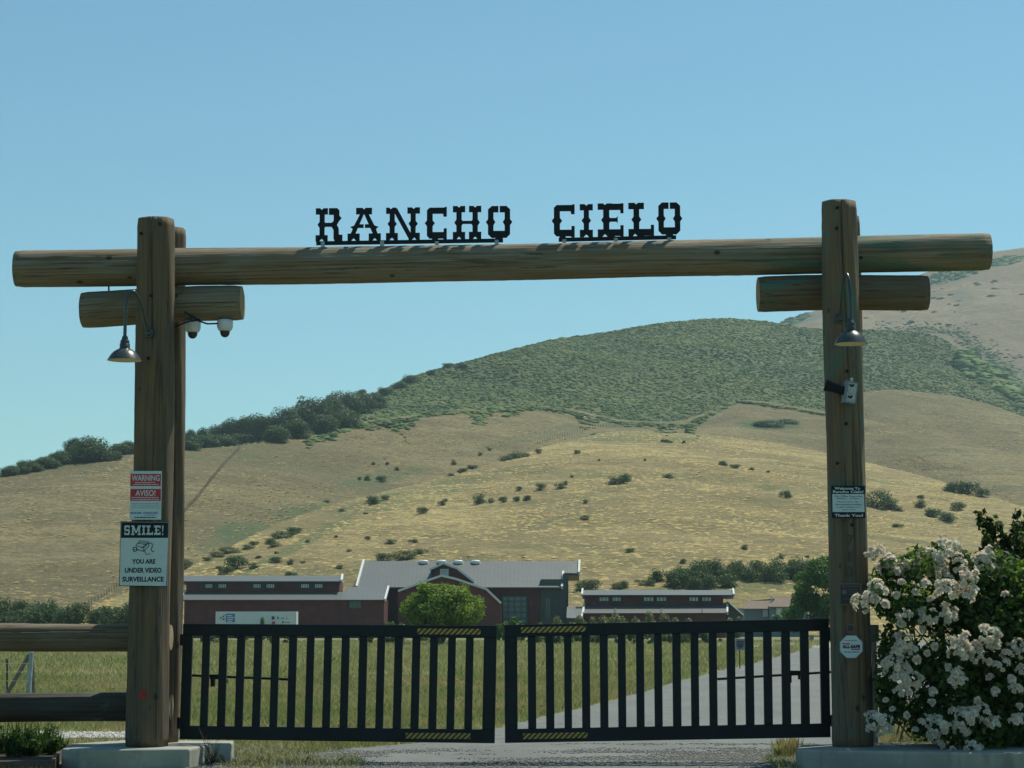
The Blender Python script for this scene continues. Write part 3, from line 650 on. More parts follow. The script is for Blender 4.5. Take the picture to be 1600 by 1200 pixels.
# ================================================================== BUILDINGS (about 300 m away)
def wq(px0, py0, px1, py1, Y):  # upright rectangle corners
    return [W(px0, py1, Y), W(px1, py1, Y), W(px1, py0, Y), W(px0, py0, Y)]
def body(name, mat, root, px0, px1, ytop, Y0, Y1, zb=-0.3):
    a = W(px0, ytop, Y0); b = W(px1, ytop, Y0)
    return MB().box((a.x, Y0, zb), (b.x, Y1, a.z)).build(name, mat, root)
def roofplane(name, mat, root, pts, th=0.18):
    P = [W(*p) for p in pts]; return MB().prism(P, (0, 0, -th)).build(name, mat, root)
def bar(root, name, mat, a, b, s=0.16, h=0.22):
    a = Vector(a); b = Vector(b); d = (b - a).normalized(); sd = d.cross(Vector((0, 0, 1)))
    if sd.length < .1: sd = Vector((1, 0, 0))
    sd = sd.normalized() * s / 2; up = sd.cross(d).normalized() * h / 2
    m = MB(); P = [a - sd - up, a + sd - up, a + sd + up, a - sd + up]; Q = [p + (b - a) for p in P]
    m.add(P + Q, [(3, 2, 1, 0), (4, 5, 6, 7), (0, 1, 5, 4), (1, 2, 6, 5), (2, 3, 7, 6), (3, 0, 4, 7)])
    return m.build(name, mat, root)
def window(root, x0, y0, x1, y1, Y, glass='window_glass', frame='shutter_green', mull=2, rows=1, fw=0.09):
    a = W(x0, y1, Y); b = W(x1, y0, Y); m = MB()
    m.box((a.x, Y - .08, a.z), (a.x + fw, Y, b.z)); m.box((b.x - fw, Y - .08, a.z), (b.x, Y, b.z))
    m.box((a.x + fw, Y - .08, a.z), (b.x - fw, Y, a.z + fw)); m.box((a.x + fw, Y - .08, b.z - fw), (b.x - fw, Y, b.z))
    for k in range(1, mull): x = a.x + (b.x - a.x) * k / mull; m.box((x - fw / 3, Y - .07, a.z + fw), (x + fw / 3, Y, b.z - fw))
    for k in range(1, rows): z = a.z + (b.z - a.z) * k / rows; m.box((a.x + fw, Y - .065, z - fw / 3), (b.x - fw, Y, z + fw / 3))
    wdo = m.build('window', frame, root)
    p = MB().box((a.x + fw, Y - .03, a.z + fw), (b.x - fw, Y - .005, b.z - fw)).build('pane', glass, None, Vector(root.location)); p.parent = wdo; p.location = (0, 0, 0)
    return wdo
# left barn with a clerestory
b1 = thing('barn', (W(445, 978, 296).x, 296, 0), 'long low dark red barn with raised window storey, left of the main barn', 'barn')
body('wall', 'barn_red', b1, 288, 600, 936.5, 296, 312)
roofplane('lower_roof', 'metal_roof', b1, [(281, 937, 295), (601, 937, 295), (603, 925, 299.4), (288, 925, 299.4)])
roofplane('lower_roof', 'metal_roof', b1, [(536, 925, 299.45), (603.2, 925, 299.45), (606, 917, 302.4), (546, 917, 302.4)])
body('clerestory_wall', 'barn_red', b1, 291, 530, 909, 299.6, 306)
roofplane('upper_roof', 'metal_roof', b1, [(281, 908, 298.8), (534, 908, 298.8), (533, 899.5, 302.6), (286, 899.5, 302.6)])
roofplane('upper_roof', 'metal_roof', b1, [(286, 899.5, 302.65), (533, 899.5, 302.65), (533, 912, 306.6), (286, 912, 306.6)])
bar(b1, 'fascia', 'fascia_white', W(281, 937, 295), W(289, 924, 299.5), .25, .35); bar(b1, 'fascia', 'fascia_white', W(601.5, 937.5, 294.9), W(607, 917, 302.4), .25, .4)
bar(b1, 'fascia', 'fascia_white', W(533.5, 908, 298.7), W(535, 899, 302.6), .3, .45); bar(b1, 'fascia', 'fascia_white', W(280.5, 906, 298.7), W(283, 899, 302.6), .3, .4)
bar(b1, 'gutter', 'dark_trim', W(281, 938.6, 294.9), W(601, 938.6, 294.9), .12, .14); bar(b1, 'gutter', 'dark_trim', W(281, 909.8, 298.7), W(534, 909.8, 298.7), .12, .14)
for x0, x1 in ((320, 333), (340.5, 354.5), (395, 408.5), (415.5, 429.5), (469.5, 484), (491, 505)):
    window(b1, x0, 911.6, x1, 919.6, 299.5, 'window_blind', mull=4, fw=.1)
for x0, x1 in ((313, 319), (334.5, 339.5), (388, 394), (409.5, 414.5), (462.5, 468.5), (485, 490)):
    a = W(x0, 920, 299.55); b = W(x1, 911.4, 299.55); MB().box((a.x, 299.5, a.z), (b.x, 299.58, b.z)).build('shutter', 'shutter_green', b1)
window(b1, 545, 938.8, 565, 951, 295.9, 'window_glass', mull=3, rows=3)
# main barn
b2 = thing('barn', (W(740, 978, 308).x, 308, 0), 'tallest dark red barn with broad grey metal roof and small gabled cupola', 'barn')
body('wall', 'barn_red', b2, 604, 845, 917, 308, 326)
body('grey_siding', 'green_grey_siding', b2, 845.2, 884, 905, 307.9, 326)
MB().prism([W(878, 990, 308), W(888, 990, 308), W(888, 898, 308), W(880, 896, 308)], (0, 17, 0)).build('end_wall', 'green_grey_siding', b2)
roofplane('roof', 'metal_roof', b2, [(557, 917.5, 307), (877.5, 917.5, 307), (879.5, 895, 312.4), (904, 895.5, 312.4), (905, 877, 317), (568.5, 876.5, 317)], .25)
roofplane('roof', 'metal_roof', b2, [(568.5, 876.5, 317.05), (905, 877, 317.05), (905, 905, 327), (568.5, 905, 327)], .25)
for a, b in (((557, 917.5, 306.9), (568.5, 876, 317)), ((878, 918, 306.9), (880, 894, 312.5)), ((904.5, 895.5, 312.3), (905.5, 876.5, 317))):
    bar(b2, 'fascia', 'fascia_white', W(*a), W(*b), .3, .5)
bar(b2, 'gutter', 'dark_trim', W(558, 919, 306.9), W(877, 919.3, 306.9), .15, .18); bar(b2, 'gutter', 'dark_trim', W(880, 897.5, 312.3), W(904, 898, 312.3), .15, .2)
bar(b2, 'downpipe', 'dark_trim', W(887, 905, 307.7), W(887, 952, 307.7), .12, .12); bar(b2, 'downpipe', 'dark_trim', W(887, 952, 307.7), W(891, 962, 306.5), .12, .12)
for x in (662, 690, 716, 743):
    c = W(x, 879.5, 316.3); MB().lathe((c.x, c.y, c.z), [(.75, -.15), (.72, .25), (.5, .42), (0.0, .45)], 12).build('roof_vent', 'fascia_white', b2)
    MB().box((c.x - .62, c.y - .62, c.z - .5), (c.x + .62, c.y + .62, c.z - .1)).build('vent_base', 'dark_trim', b2)
# front gable wing
GP = [(622, 990), (622, 925), (655, 913), (690, 901), (712, 906), (760, 922), (783, 944), (783, 990)]
MB().prism([W(x, y, 299) for x, y in GP], (0, 9, 0)).build('gable_wing', 'barn_red', b2)
for k in range(1, 6):
    a, b = GP[k], GP[k + 1]; P = [W(a[0], a[1] - 1, 298.4), W(b[0], b[1] - 1, 298.4)]
    MB().prism([P[0], P[1], P[1] + Vector((0, 12, 0.0)), P[0] + Vector((0, 12, 0.0))], (0, 0, .16)).build('wing_roof', 'metal_roof', b2)
    bar(b2, 'fascia', 'fascia_white', P[0] + Vector((0, -.15, .05)), P[1] + Vector((0, -.15, .05)), .12, .3)
# cupola
CP = [(678, 910), (678, 889), (693, 882), (713, 890), (737, 908)]
MB().prism([W(x, y, 307) for x, y in CP], (0, 6, 0)).build('cupola', 'barn_red', b2)
for a, b in (((671, 890.5), (693, 880.5)), ((693, 880.5), (714, 888.5)), ((714, 888.5), (740, 909))):
    P = [W(a[0], a[1], 306.2), W(b[0], b[1], 306.2)]
    MB().prism([P[0], P[1], P[1] + Vector((0, 8, 0)), P[0] + Vector((0, 8, 0))], (0, 0, .16)).build('cupola_roof', 'metal_roof', b2)
    bar(b2, 'fascia', 'fascia_white', P[0] + Vector((0, -.12, .05)), P[1] + Vector((0, -.12, .05)), .12, .28)
window(b2, 687.5, 889, 701, 903.5, 306.9, 'window_blind', 'fascia_white', 3, 2, .12)
window(b2, 784, 930.5, 824.5, 975, 307.8, 'window_glass', 'shutter_green', 4, 5, .22)
window(b2, 850, 931, 862, 975, 307.8, 'window_glass', 'green_grey_siding', 2, 1, .3)
# right barn
b3 = thing('barn', (W(1025, 978, 300).x, 300, 0), 'long low dark red barn with grey roofs, right of the main barn', 'barn')
body('wall', 'barn_red', b3, 913, 1134, 957, 300, 314)
roofplane('lower_roof', 'metal_roof', b3, [(911, 958, 299), (1136, 957.5, 299), (1136, 945, 303.2), (914, 946, 303.2)])
body('clerestory_wall', 'barn_red', b3, 915, 1130, 930, 303.3, 309)
roofplane('upper_roof', 'metal_roof', b3, [(909, 929.5, 302.2), (1147, 929.5, 302.2), (1146, 922, 306), (910, 922, 306)])
roofplane('upper_roof', 'metal_roof', b3, [(910, 922, 306.05), (1146, 922, 306.05), (1146, 934, 310), (910, 934, 310)])
for a, b in (((911, 958.5, 298.9), (913, 945, 303.2)), ((1136.5, 958, 298.9), (1136.5, 945, 303.2)), ((909.3, 930, 302.1), (910.3, 921, 306)), ((1146.5, 930, 302.1), (1145.5, 921, 306))):
    bar(b3, 'fascia', 'fascia_white', W(*a), W(*b), .25, .42)
bar(b3, 'gutter', 'dark_trim', W(911, 959.3, 298.9), W(1136, 958.8, 298.9), .12, .14); bar(b3, 'gutter', 'dark_trim', W(909, 930.8, 302.1), W(1147, 930.8, 302.1), .12, .14)
for x0, x1 in ((935.5, 952), (956, 971), (1005, 1022), (1025, 1042), (1076, 1092), (1096, 1112)): window(b3, x0, 932, x1, 940.3, 303.2, 'window_blind', 'shutter_green', 3, 1, .12)
for x in (961.5, 1033.5, 1097.5): bar(b3, 'downpipe', 'dark_trim', W(x, 945, 303.0), W(x, 958, 298.8), .14, .14)
roofplane('annex_roof', 'metal_roof', b3, [(885, 965, 297), (908, 966, 297), (911.5, 948, 302), (886, 948, 302)])
body('annex_wall', 'green_grey_siding', b3, 888, 910, 962, 298.5, 304)
bar(b3, 'fascia', 'fascia_white', W(908.5, 966, 296.9), W(912, 948, 302), .2, .35)
MB().prism([W(1137, 990, 304), W(1160, 990, 304), W(1160, 962, 304), W(1137, 941, 304)], (0, 8, 0)).build('side_shed', 'green_grey_siding', b3)
roofplane('shed_roof', 'metal_roof', b3, [(1136, 939.5, 303.5), (1162, 962, 303.5), (1162, 960, 312.5), (1136, 938, 312.5)], .15)
# house
hs_ = thing('house', (W(1200, 978, 330).x, 330, 0), 'small blue-grey house with brown shingle roof beside the leafy tree at right', 'house')
body('wall', 'house_siding', hs_, 1163, 1203, 950, 330, 340); body('wall', 'house_siding', hs_, 1203.2, 1262, 947, 328, 339)
roofplane('roof', 'shingle_brown', hs_, [(1160, 951, 329.3), (1204, 951, 329.3), (1206, 938, 335), (1169, 939, 335)])
roofplane('roof', 'shingle_brown', hs_, [(1201, 948, 327.3), (1264, 948, 327.3), (1256, 931, 333.5), (1213, 933, 333.5)])
roofplane('roof', 'shingle_brown', hs_, [(1169, 939, 335.05), (1256, 931, 335.05), (1260, 950, 341), (1163, 951, 341)])
window(hs_, 1192, 951.5, 1199.5, 963.5, 329.9, 'window_blind', 'fascia_white', 1, 2, .16); window(hs_, 1213, 949, 1222, 963.5, 327.9, 'window_blind', 'fascia_white', 1, 2, .16)
c = W(1205.5, 934, 334); MB().tube([c - Vector((0, 0, .8)), c + Vector((0, 0, .25))], .14, 8).build('roof_pipe', 'fascia_white', hs_)
# semi-trailer
tr = thing('trailer', (W(400, 978, 284).x, 284, 0), 'long white box trailer with a blue panel parked before the left barn', 'trailer')
a = W(337, 955.5, 284); b = W(463, 955.5, 284)
MB().box((a.x, 284, 1.15), (b.x, 286.6, a.z)).build('box', 'trailer_white', tr)
MB().box((b.x - .85, 283.93, 1.1), (b.x - .12, 283.985, a.z - .05)).build('corner_post', 'fascia_white', tr)
for x in (a.x + 1.6, a.x + 2.9, b.x - 2.6, b.x - 1.4):
    MB().tube([(x, 284.05, .5), (x, 284.45, .5)], .5, 16).build('wheel', 'tyre_rubber', tr)
MB().box((a.x + .3, 284.3, .75), (b.x - .3, 286.2, 1.13)).build('chassis', 'dark_trim', tr)
def flat(root, name, mat, x0, y0, x1, y1, Y, th=.004):
    p = W(x0, y1, Y); q = W(x1, y0, Y); return MB().box((p.x, Y - th, p.z), (q.x, Y, q.z)).build(name, mat, root)
flat(tr, 'blue_panel', 'sign_blue', 353, 959, 367, 972.3, 283.98, .03)
m = MB()
for k, wd in enumerate((8, 11, 9, 8)):
    p = W(355, 962.6 + 3 * k, 283.94); q = W(355 + wd, 961 + 3 * k, 283.94); m.box((p.x, 283.92, p.z), (q.x, 283.945, q.z))
m.build('panel_lettering', 'fascia_white', tr)
m = MB()
for x, y, s in ((344.5, 965, .09), (349, 963, .11), (349.5, 967.5, .12), (347, 965.5, .07), (350.8, 961, .07), (344, 968, .06)):
    p = W(x, y, 283.98); m.lathe((p.x, 283.97, p.z), [(0, -s), (s, -s * .5), (s, s * .5), (0, s)], 8)
m.build('dot_emblem', 'shutter_green', tr)
m = MB()
for x0, y0, x1, y1 in ((424.5, 963, 429, 968), (433, 963.5, 435, 967), (435, 967, 436, 968), (439, 965.5, 444, 966.5), (448, 965, 449, 967), (453, 964, 456, 967), (441, 970.5, 443, 974), (445, 972, 456, 972.8)):
    p = W(x0, y1, 283.98); q = W(x1, y0, 283.98); m.box((p.x, 283.95, p.z), (q.x, 283.98, q.z))
m.build('small_emblems', 'shutter_green', tr)
flat(tr, 'red_emblem', 'sign_red', 425, 971, 430, 975, 283.98, .03)

# sapling by the trailer, round tree, large tree, shrubs before the barns
def tree_at(seed, name, x, ybase, wpx, htop, Y, nb, nl, size, mat, label, cat, group=None, z0=.25, trunk=True, **k):
    g = W(x, ybase, Y); hgt = W(x, htop, Y).z; wd = wpx * Y / F
    o = make_plant(name, seed, wd, hgt / 0.98, nb, nl, size, mat, trunk, z0, **k); o.location = (g.x, Y, 0); setp(o, label, cat, group); return o
tree_at(71, 'sapling', 408, 984, 10, 957, 282, 5, 420, .13, 'bush_leaves', 'thin young sapling in front of the white trailer', 'sapling', z0=.3)
# round tree
rt = bpy.data.objects.new('round_tree', None); C.objects.link(rt); YR = 186; g = W(689, 1004, YR); rt.location = (g.x, YR, 0)
setp(rt, 'bright green rounded tree standing before the main barn behind the gate', 'tree')
rng = np.random.RandomState(9); rw = 69 * YR / F; topz = W(689, 907, YR).z; cz = topz * 0.56; bl = []
for _ in range(110):
    d = rng.normal(size=3); d /= np.linalg.norm(d); r = 0.50 + .30 * rng.rand()
    q = 1.0 if d[2] > 0 else 1.0
    bl.append((d[0] * rw * r * 1.04, d[1] * rw * r, cz + d[2] * (topz - cz) * r * (1.02 if d[2] > 0 else .95), rw * (.14 + .16 * rng.rand()), rw * (.14 + .16 * rng.rand()), rw * .17))
bl.append((0, 0, cz, rw * .72, rw * .72, (topz - cz) * .72))
V, Fc = leafcloud(rng, 42000, bl, .12, .6, .7); V[:, 2] = np.maximum(V[:, 2], 0.35)
fast('crown', V, Fc, 'round_tree_leaves', rt, Vector((0, 0, 0)))
m = MB()
for k in range(5):
    a_ = k * 1.25; m.tube([(math.cos(a_) * .12, math.sin(a_) * .12, -.2), (math.cos(a_) * .35, math.sin(a_) * .35, .9), (math.cos(a_) * 1.2, math.sin(a_) * 1.2, 2.6)], [.13, .11, .05], 6)
m.build('trunk', 'bark', rt, Vector((0, 0, 0)))
# large leafy tree left of the right post (continues behind the roses)
lt = bpy.data.objects.new('leafy_tree', None); C.objects.link(lt); YL = 235; lt.location = (W(1312, 990, YL).x, YL, 0)
setp(lt, 'large mid-green leafy tree half hidden by the right gatepost', 'tree')
rng = np.random.RandomState(19); bl = []
def lb(x, y, r, dy=0): p = W(x, y, YL); s = r * YL / F; bl.append((p.x - lt.location.x, dy, p.z, s, s, s * .85))
for x, y, r in ((1240, 962, 20), (1246, 940, 18), (1255, 920, 18), (1262, 900, 18), (1275, 885, 18), (1290, 876, 16), (1280, 905, 26), (1268, 940, 28), (1300, 900, 34), (1300, 950, 36), (1330, 910, 36), (1340, 950, 34), (1360, 925, 28), (1238, 978, 16), (1275, 972, 24), (1225, 975, 10), (1320, 985, 30)):
    for j in range(3): lb(x + rng.normal() * 5, y + rng.normal() * 5, r * (.55 + .3 * rng.rand()), (rng.rand() - .5) * 5)
V, Fc = leafcloud(rng, 36000, bl, .14, .55, .7); V[:, 2] = np.maximum(V[:, 2], .3)
fast('crown', V, Fc, 'cottonwood_leaves', lt, Vector((0, 0, 0)))
m = MB(); m.tube([(0, 0, -.3), (.1, 0, 1.5), (-.1, 0, 3.2)], [.35, .28, .2], 8)
for dx, dz in ((-3.6, 4.5), (2.2, 5.6), (-1.8, 5.8), (-3.5, 2.2)): m.tube([(0, 0, 1.4), (dx * .5, 0, dz * .6), (dx, .3, dz)], [.18, .12, .04], 6)
m.build('trunk', 'bark', lt, Vector((0, 0, 0)))
random.seed(8)
for k, (x, y, wd, hs) in enumerate([(905, 958, 26, 1), (925, 962, 24, 1), (950, 955, 26, 1), (968, 957, 30, 1), (992, 963, 24, 1), (1012, 951, 30, 1), (1035, 958, 28, 1), (1052, 964, 20, 1), (1078, 966, 18, 1), (870, 962, 24, 1), (890, 968, 20, 1), (1140, 966, 18, 1), (1150, 956, 16, 1)]):
    Yk = rnd(262, 285); o = tree_at(800 + k, 'shrub', x, 992, wd * 1.15, y - 2, Yk, 7, 1300, .14, 'pale_shrub_leaves', 'pale yellowish shrub before the right barn', 'shrub', 'pale shrubs along the barns', z0=.1, trunk=False, branches=4, tr=.02)
GB = [(778, 966, 18), (792, 964, 24), (806, 962, 22), (815, 968, 20), (842, 972, 22), (860, 972, 20), (612, 962, 22), (626, 958, 24), (600, 968, 18), (770, 975, 18), (380, 985, 18), (660, 985, 22)]
for k, (x, y, wd) in enumerate(GB):
    tree_at(850 + k, 'shrub', x, 996, wd * 1.1, y, rnd(215, 250), 6, 1100, .13, 'cottonwood_leaves', 'green shrub beside the round tree', 'shrub', 'green shrubs before the main barn', z0=.05, trunk=False, branches=3, tr=.02)
# low shrubs and old timbers along the far edge of the field, seen between the pickets
for k in range(46):
    x = rnd(815, 1120) if k < 34 else rnd(300, 780)
    tree_at(900 + k, 'shrub', x, 1004, rnd(14, 24), rnd(984, 990), rnd(196, 214), 4, 420, .11, 'bush_leaves', 'low dark shrub at the far field edge behind the %s gate' % ('right' if x > 780 else 'left'), 'shrub', 'low shrubs along the far field edge', z0=.05, trunk=False, branches=3, tr=.02)
for k, x in enumerate((352, 418, 423, 560, 690, 694)):
    p = T(x, 1002); MB().tube([p, p + Vector((rnd(-.5, .5), 0, rnd(.5, .8))), p + Vector((rnd(-1, 1), .2, rnd(.9, 1.3)))], [.09, .07, .03], 5).build('dead_branch', 'bark')
    setp(C.objects[-1], 'dark bare branch sticking up at the far field edge', 'branch', 'bare branches at the far field edge')
# car: only its pale roof shows over the gate
car = thing('parked_car', (W(834, 978, 262).x, 262, 0), 'pale silver car whose roof just shows above the right gate leaf', 'car')
cx = car.location.x
prof = [(-2.2, .35), (-2.25, .75), (-1.5, .95), (-.9, 1.42), (-.2, 1.56), (.5, 1.55), (1.2, 1.38), (1.7, 1.0), (2.2, .9), (2.25, .4)]
MB().prism([(cx + x, 261.1, z) for x, z in prof], (0, 1.8, 0)).build('body', 'car_paint', car)
MB().prism([(cx + x, 261.08, z) for x, z in ((-1.15, 1.02), (-.8, 1.36), (-.2, 1.47), (.5, 1.46), (1.1, 1.3), (1.45, 1.02))], (0, .015, 0)).build('side_window', 'smoked_glass', car)
for x in (-1.4, 1.4):
    MB().tube([(cx + x, 261.0, .33), (cx + x, 261.25, .33)], .33, 16).build('wheel', 'tyre_rubber', car)
# sign on a stake beside the driveway
p = T(1156, 1045); st = thing('driveway_sign', p, 'small grey sign on a dark stake beside the driveway behind the gate', 'sign'); Yp = p.y
MB().box((p.x - .02, Yp - .02, 0), (p.x + .02, Yp + .02, W(1156, 1000, Yp).z)).build('stake', 'dark_trim', st)
flat(st, 'panel', 'sign_grey', 1149, 998, 1163.5, 1016, Yp - .03, .02)
m = MB()
for k in range(4):
    q = W(1151, 1002.6 + k * 2.4, Yp - .06); r_ = W(1162, 1001.4 + k * 2.4, Yp - .06); m.box((q.x, Yp - .066, q.z), (r_.x, Yp - .055, r_.z))
m.build('lettering', 'sign_ink', st)
q = W(1156.5, 1012, Yp - .06); MB().tube([q + Vector((math.cos(t) * .055, 0, math.sin(t) * .055)) for t in np.linspace(-.6, 4.2, 12)], .018, 5).build('arrow', 'sign_ink', st)
p = T(1270, 1003); ub = thing('utility_box', p, 'small grey utility box on a post by the parking area, near the right gatepost', 'utility box')
Yp = p.y; q = W(1268, 997, Yp)
MB().box((q.x - .22, Yp - .15, q.z - .2), (q.x + .22, Yp + .15, q.z + .32)).build('box', 'panel_metal', ub); MB().tube([(q.x, Yp, 0), (q.x, Yp, q.z - .2)], .06, 6).build('post', 'dark_trim', ub)
# braced fence corner in the left field
p = T(44, 1090); br = thing('braced_fence_post', p, 'weathered grey fence corner post with slanting brace in the left field', 'fence post'); Yp = p.y
MB().tube([p, W(49, 1019, Yp)], .065, 8).build('post', 'weathered_post', br)
MB().tube([T(53, 1089), W(50, 1023, Yp + .3)], .045, 7).build('rear_post', 'old_wood', br)
MB().tube([Vector((T(8, 1090).x, Yp, 0)), W(46, 1023, Yp)], .05, 7).build('brace', 'old_wood', br)
p = T(11, 1086); MB().tube([p, W(11, 1030, p.y)], .025, 6).build('steel_stake', 'dark_trim'); setp(C.objects[-1], 'thin dark steel stake left of the braced fence post', 'fence stake')
m = MB()
for y in (1037, 1050, 1064): m.tube([W(-200, y, 46), W(46, y, 46)], .006, 3)
m.build('fence_wire', 'galvanised'); setp(C.objects[-1], 'thin wires strung left from the braced fence post', 'wire')

# ================================================================== TIMBER ARCHWAY
YP = 26.0
def log(name, mat, root, a, b, ra, rb, seed=0, rough=.012, crack=None, bend=.015, cap='end_grain', sag=0):
    """debarked log from a to b; the object's own Z runs along the grain"""
    a, b = Vector(a), Vector(b); L = (b - a).length; rng = np.random.RandomState(seed); K = 120; N = max(24, int(L / .1))
    ph = rng.rand(6) * 6.28; V = []; Fs = []; qi = (b - a).to_track_quat('Z', 'Y').inverted(); side = Vector((1, 0, 0)) if abs((b - a).z) > abs((b - a).x) else Vector((0, 0, 1))
    def la(p): v = qi @ (Vector((0, -1, 0)) * math.cos(p) + side * math.sin(p)); return math.atan2(v.y, v.x)
    crack = [(la(p), z0, z1, d_) for p, z0, z1, d_ in (crack or [])]
    for i in range(N + 1):
        t = i / N; z = t * L; r = ra + (rb - ra) * t; cx_ = bend * math.sin(t * 3.1 + ph[0]) ; cy_ = bend * math.sin(t * 4.3 + ph[1]) - sag * math.sin(math.pi * t)
        e = min(1.0, (min(z, L - z) + .004) / .03); rr_ = r - .012 * (1 - e)
        for j in range(K):
            an = 2 * math.pi * j / K
            d = rough * (math.sin(3 * an + ph[2] + z * .9) * .5 + math.sin(2 * an + ph[3] - z * .6) * .6 + .45 * math.sin(7 * an + z * 2.2 + ph[4])) + rng.normal() * .0012
            if crack:
                for (ca, z0, z1, dep) in crack:
                    if z0 < t < z1:
                        da = abs((an - ca - .06 * math.sin(z * 1.7 + ca) + math.pi) % (2 * math.pi) - math.pi)
                        if da < .075: d -= dep * 1.3 * (1 - da / .075) * min(1, (t - z0) * 12, (z1 - t) * 12)
            V.append((cx_ + (rr_ + d) * math.cos(an), cy_ + (rr_ + d) * math.sin(an), z))
    for i in range(N):
        for j in range(K): Fs.append([i * K + j, i * K + (j + 1) % K, (i + 1) * K + (j + 1) % K, (i + 1) * K + j])
    nf = len(Fs); c0 = len(V); V += [(0, 0, 0), (0, 0, L)]
    for j in range(K): Fs.append([c0, (j + 1) % K, j]); Fs.append([c0 + 1, N * K + j, N * K + (j + 1) % K])
    me = bpy.data.meshes.new(name); me.from_pydata(V, [], Fs); me.materials.append(MAT[mat]); me.materials.append(MAT[cap])
    mi = [0] * nf + [1] * (len(Fs) - nf); me.polygons.foreach_set('material_index', mi); me.polygons.foreach_set('use_smooth', [True] * nf + [False] * (len(Fs) - nf))
    o = bpy.data.objects.new(name, me); C.objects.link(o)
    q = (b - a).to_track_quat('Z', 'Y'); o.rotation_mode = 'QUATERNION'; o.rotation_quaternion = q
    o.parent = root; o.location = a - Vector(root.location) if root else a
    return o
def px2m(n, Y=YP): return n * Y / F
arch = thing('timber_archway', (W(780, 1165, YP).x, YP, 0), 'big log archway of paired posts and long crossbeam over the gates', 'archway')
front = -math.pi / 2
# directions on a post: angle -pi/2 faces the camera
log('front_post', 'post_wood', arch, W(231.5, 1166, YP), W(243, 342.5, YP), px2m(33.7), px2m(28.2), 1, .012, [(.25, .02, .3, .02), (-.05, .72, 1.02, .035), (.15, .3, .75, .018), (-.5, .1, .5, .015)])
log('front_post', 'green_stained_wood', arch, W(1331, 1167, YP), W(1311.5, 315.5, YP), px2m(32.5), px2m(26.5), 2, .013, [(.08, .62, 1.02, .04), (.25, .0, .64, .035), (-.35, .1, .7, .018), (.6, .3, .8, .02)])
log('rear_post', 'post_wood', arch, W(254, 1160, 26.95), W(269, 358, 26.95), px2m(25.5), px2m(24), 3, .012, [(.5, .1, .8, .015)])
log('rear_post', 'post_wood', arch, W(1340, 1160, 26.95), W(1318, 340, 26.95), px2m(26), px2m(24), 4, .012)
log('crossbeam', 'beam_wood', arch, W(25, 420, 26.5), W(1545, 392.5, 26.5), px2m(29, 26.5), px2m(29, 26.5), 5, .006, [(-.3, -.01, .22, .02), (-.2, .18, .6, .03), (-.35, .5, .9, .025), (-.05, .7, 1.02, .035), (.3, -.01, .2, .03), (.35, .3, .5, .015)], .004, sag=.032)
log('bracket_log', 'beam_wood', arch, W(129, 483, 26.5), W(379, 473.5, 26.42), px2m(28, 26.5), px2m(27, 26.5), 7, .006, [(-.4, .0, 1.02, .02), (.2, -.01, .4, .02)])
log('bracket_log', 'green_stained_wood', arch, W(1184, 460, 26.5), W(1449, 456, 26.5), px2m(28, 26.5), px2m(28, 26.5), 8, .006, [(-.35, -.01, .5, .025), (.3, .4, 1.02, .02)])
# bolts and knots on the posts
for x, y in ((1308, 325), (1307, 357), (1323, 580), (1322, 662), (1308, 724), (1331, 820), (1300, 605), (232, 560), (221, 365), (250, 350), (236, 462), (1345, 403)):
    c = W(x, y, YP - .245); MB().tube([c, c - Vector((0, .02, 0))], .022, 10).build('bolt', 'black_metal', arch)
c = W(222, 1085, YP - .30); MB().tube([c + Vector((0, .05, 0)), c], .05, 14).build('red_mark', 'red_paint', arch)
c = W(170, 448, 26.5); MB().tube([c, W(170, 456, 26.5)], .012, 6).build('bolt', 'black_metal', arch)

# left log rails
rf = thing('rail_fence', W(100, 1165, 26.6), 'two thick horizontal log rails joining the left gatepost from the left', 'rail fence')
log('rail', 'rail_wood', rf, W(-400, 998, 26.45), W(268, 995, 26.5), px2m(23.5, 26.5), px2m(21, 26.5), 11, .007, [(.5, .2, .9, .03), (-.1, .3, 1.0, .02)], .01)
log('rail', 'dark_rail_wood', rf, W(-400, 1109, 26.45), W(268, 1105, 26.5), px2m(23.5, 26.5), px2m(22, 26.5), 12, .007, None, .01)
log('post', 'post_wood', rf, Vector((W(-300, 998, 26.1).x, 26.1, -.1)), Vector((W(-300, 998, 26.1).x, 26.1, 2.1)), .2, .19, 13)

# concrete pads
def pad(name, pts, z, label):
    me = MB(); me.prism([T(x, y, z) for x, y in pts], (0, 0, -z - .1)); o = me.build(name, 'concrete')
    bv = o.modifiers.new('bevel', 'BEVEL'); bv.width = .03; bv.segments = 3; setp(o, label, 'concrete footing'); return o
zt = W(231, 1166, 26).z
pad('concrete_footing', [(96, 1169), (125, 1171.5), (296, 1169.5), (314, 1166), (330, 1162.5), (362, 1161.5), (366, 1157), (190, 1156.5), (110, 1162)], zt, 'pale concrete footing under the left gateposts')
pad('concrete_footing', [(1243, 1171), (1500, 1176), (1720, 1176), (1720, 1164), (1400, 1160), (1250, 1164)], zt, 'concrete kerb footing under the right gatepost and rose bush')

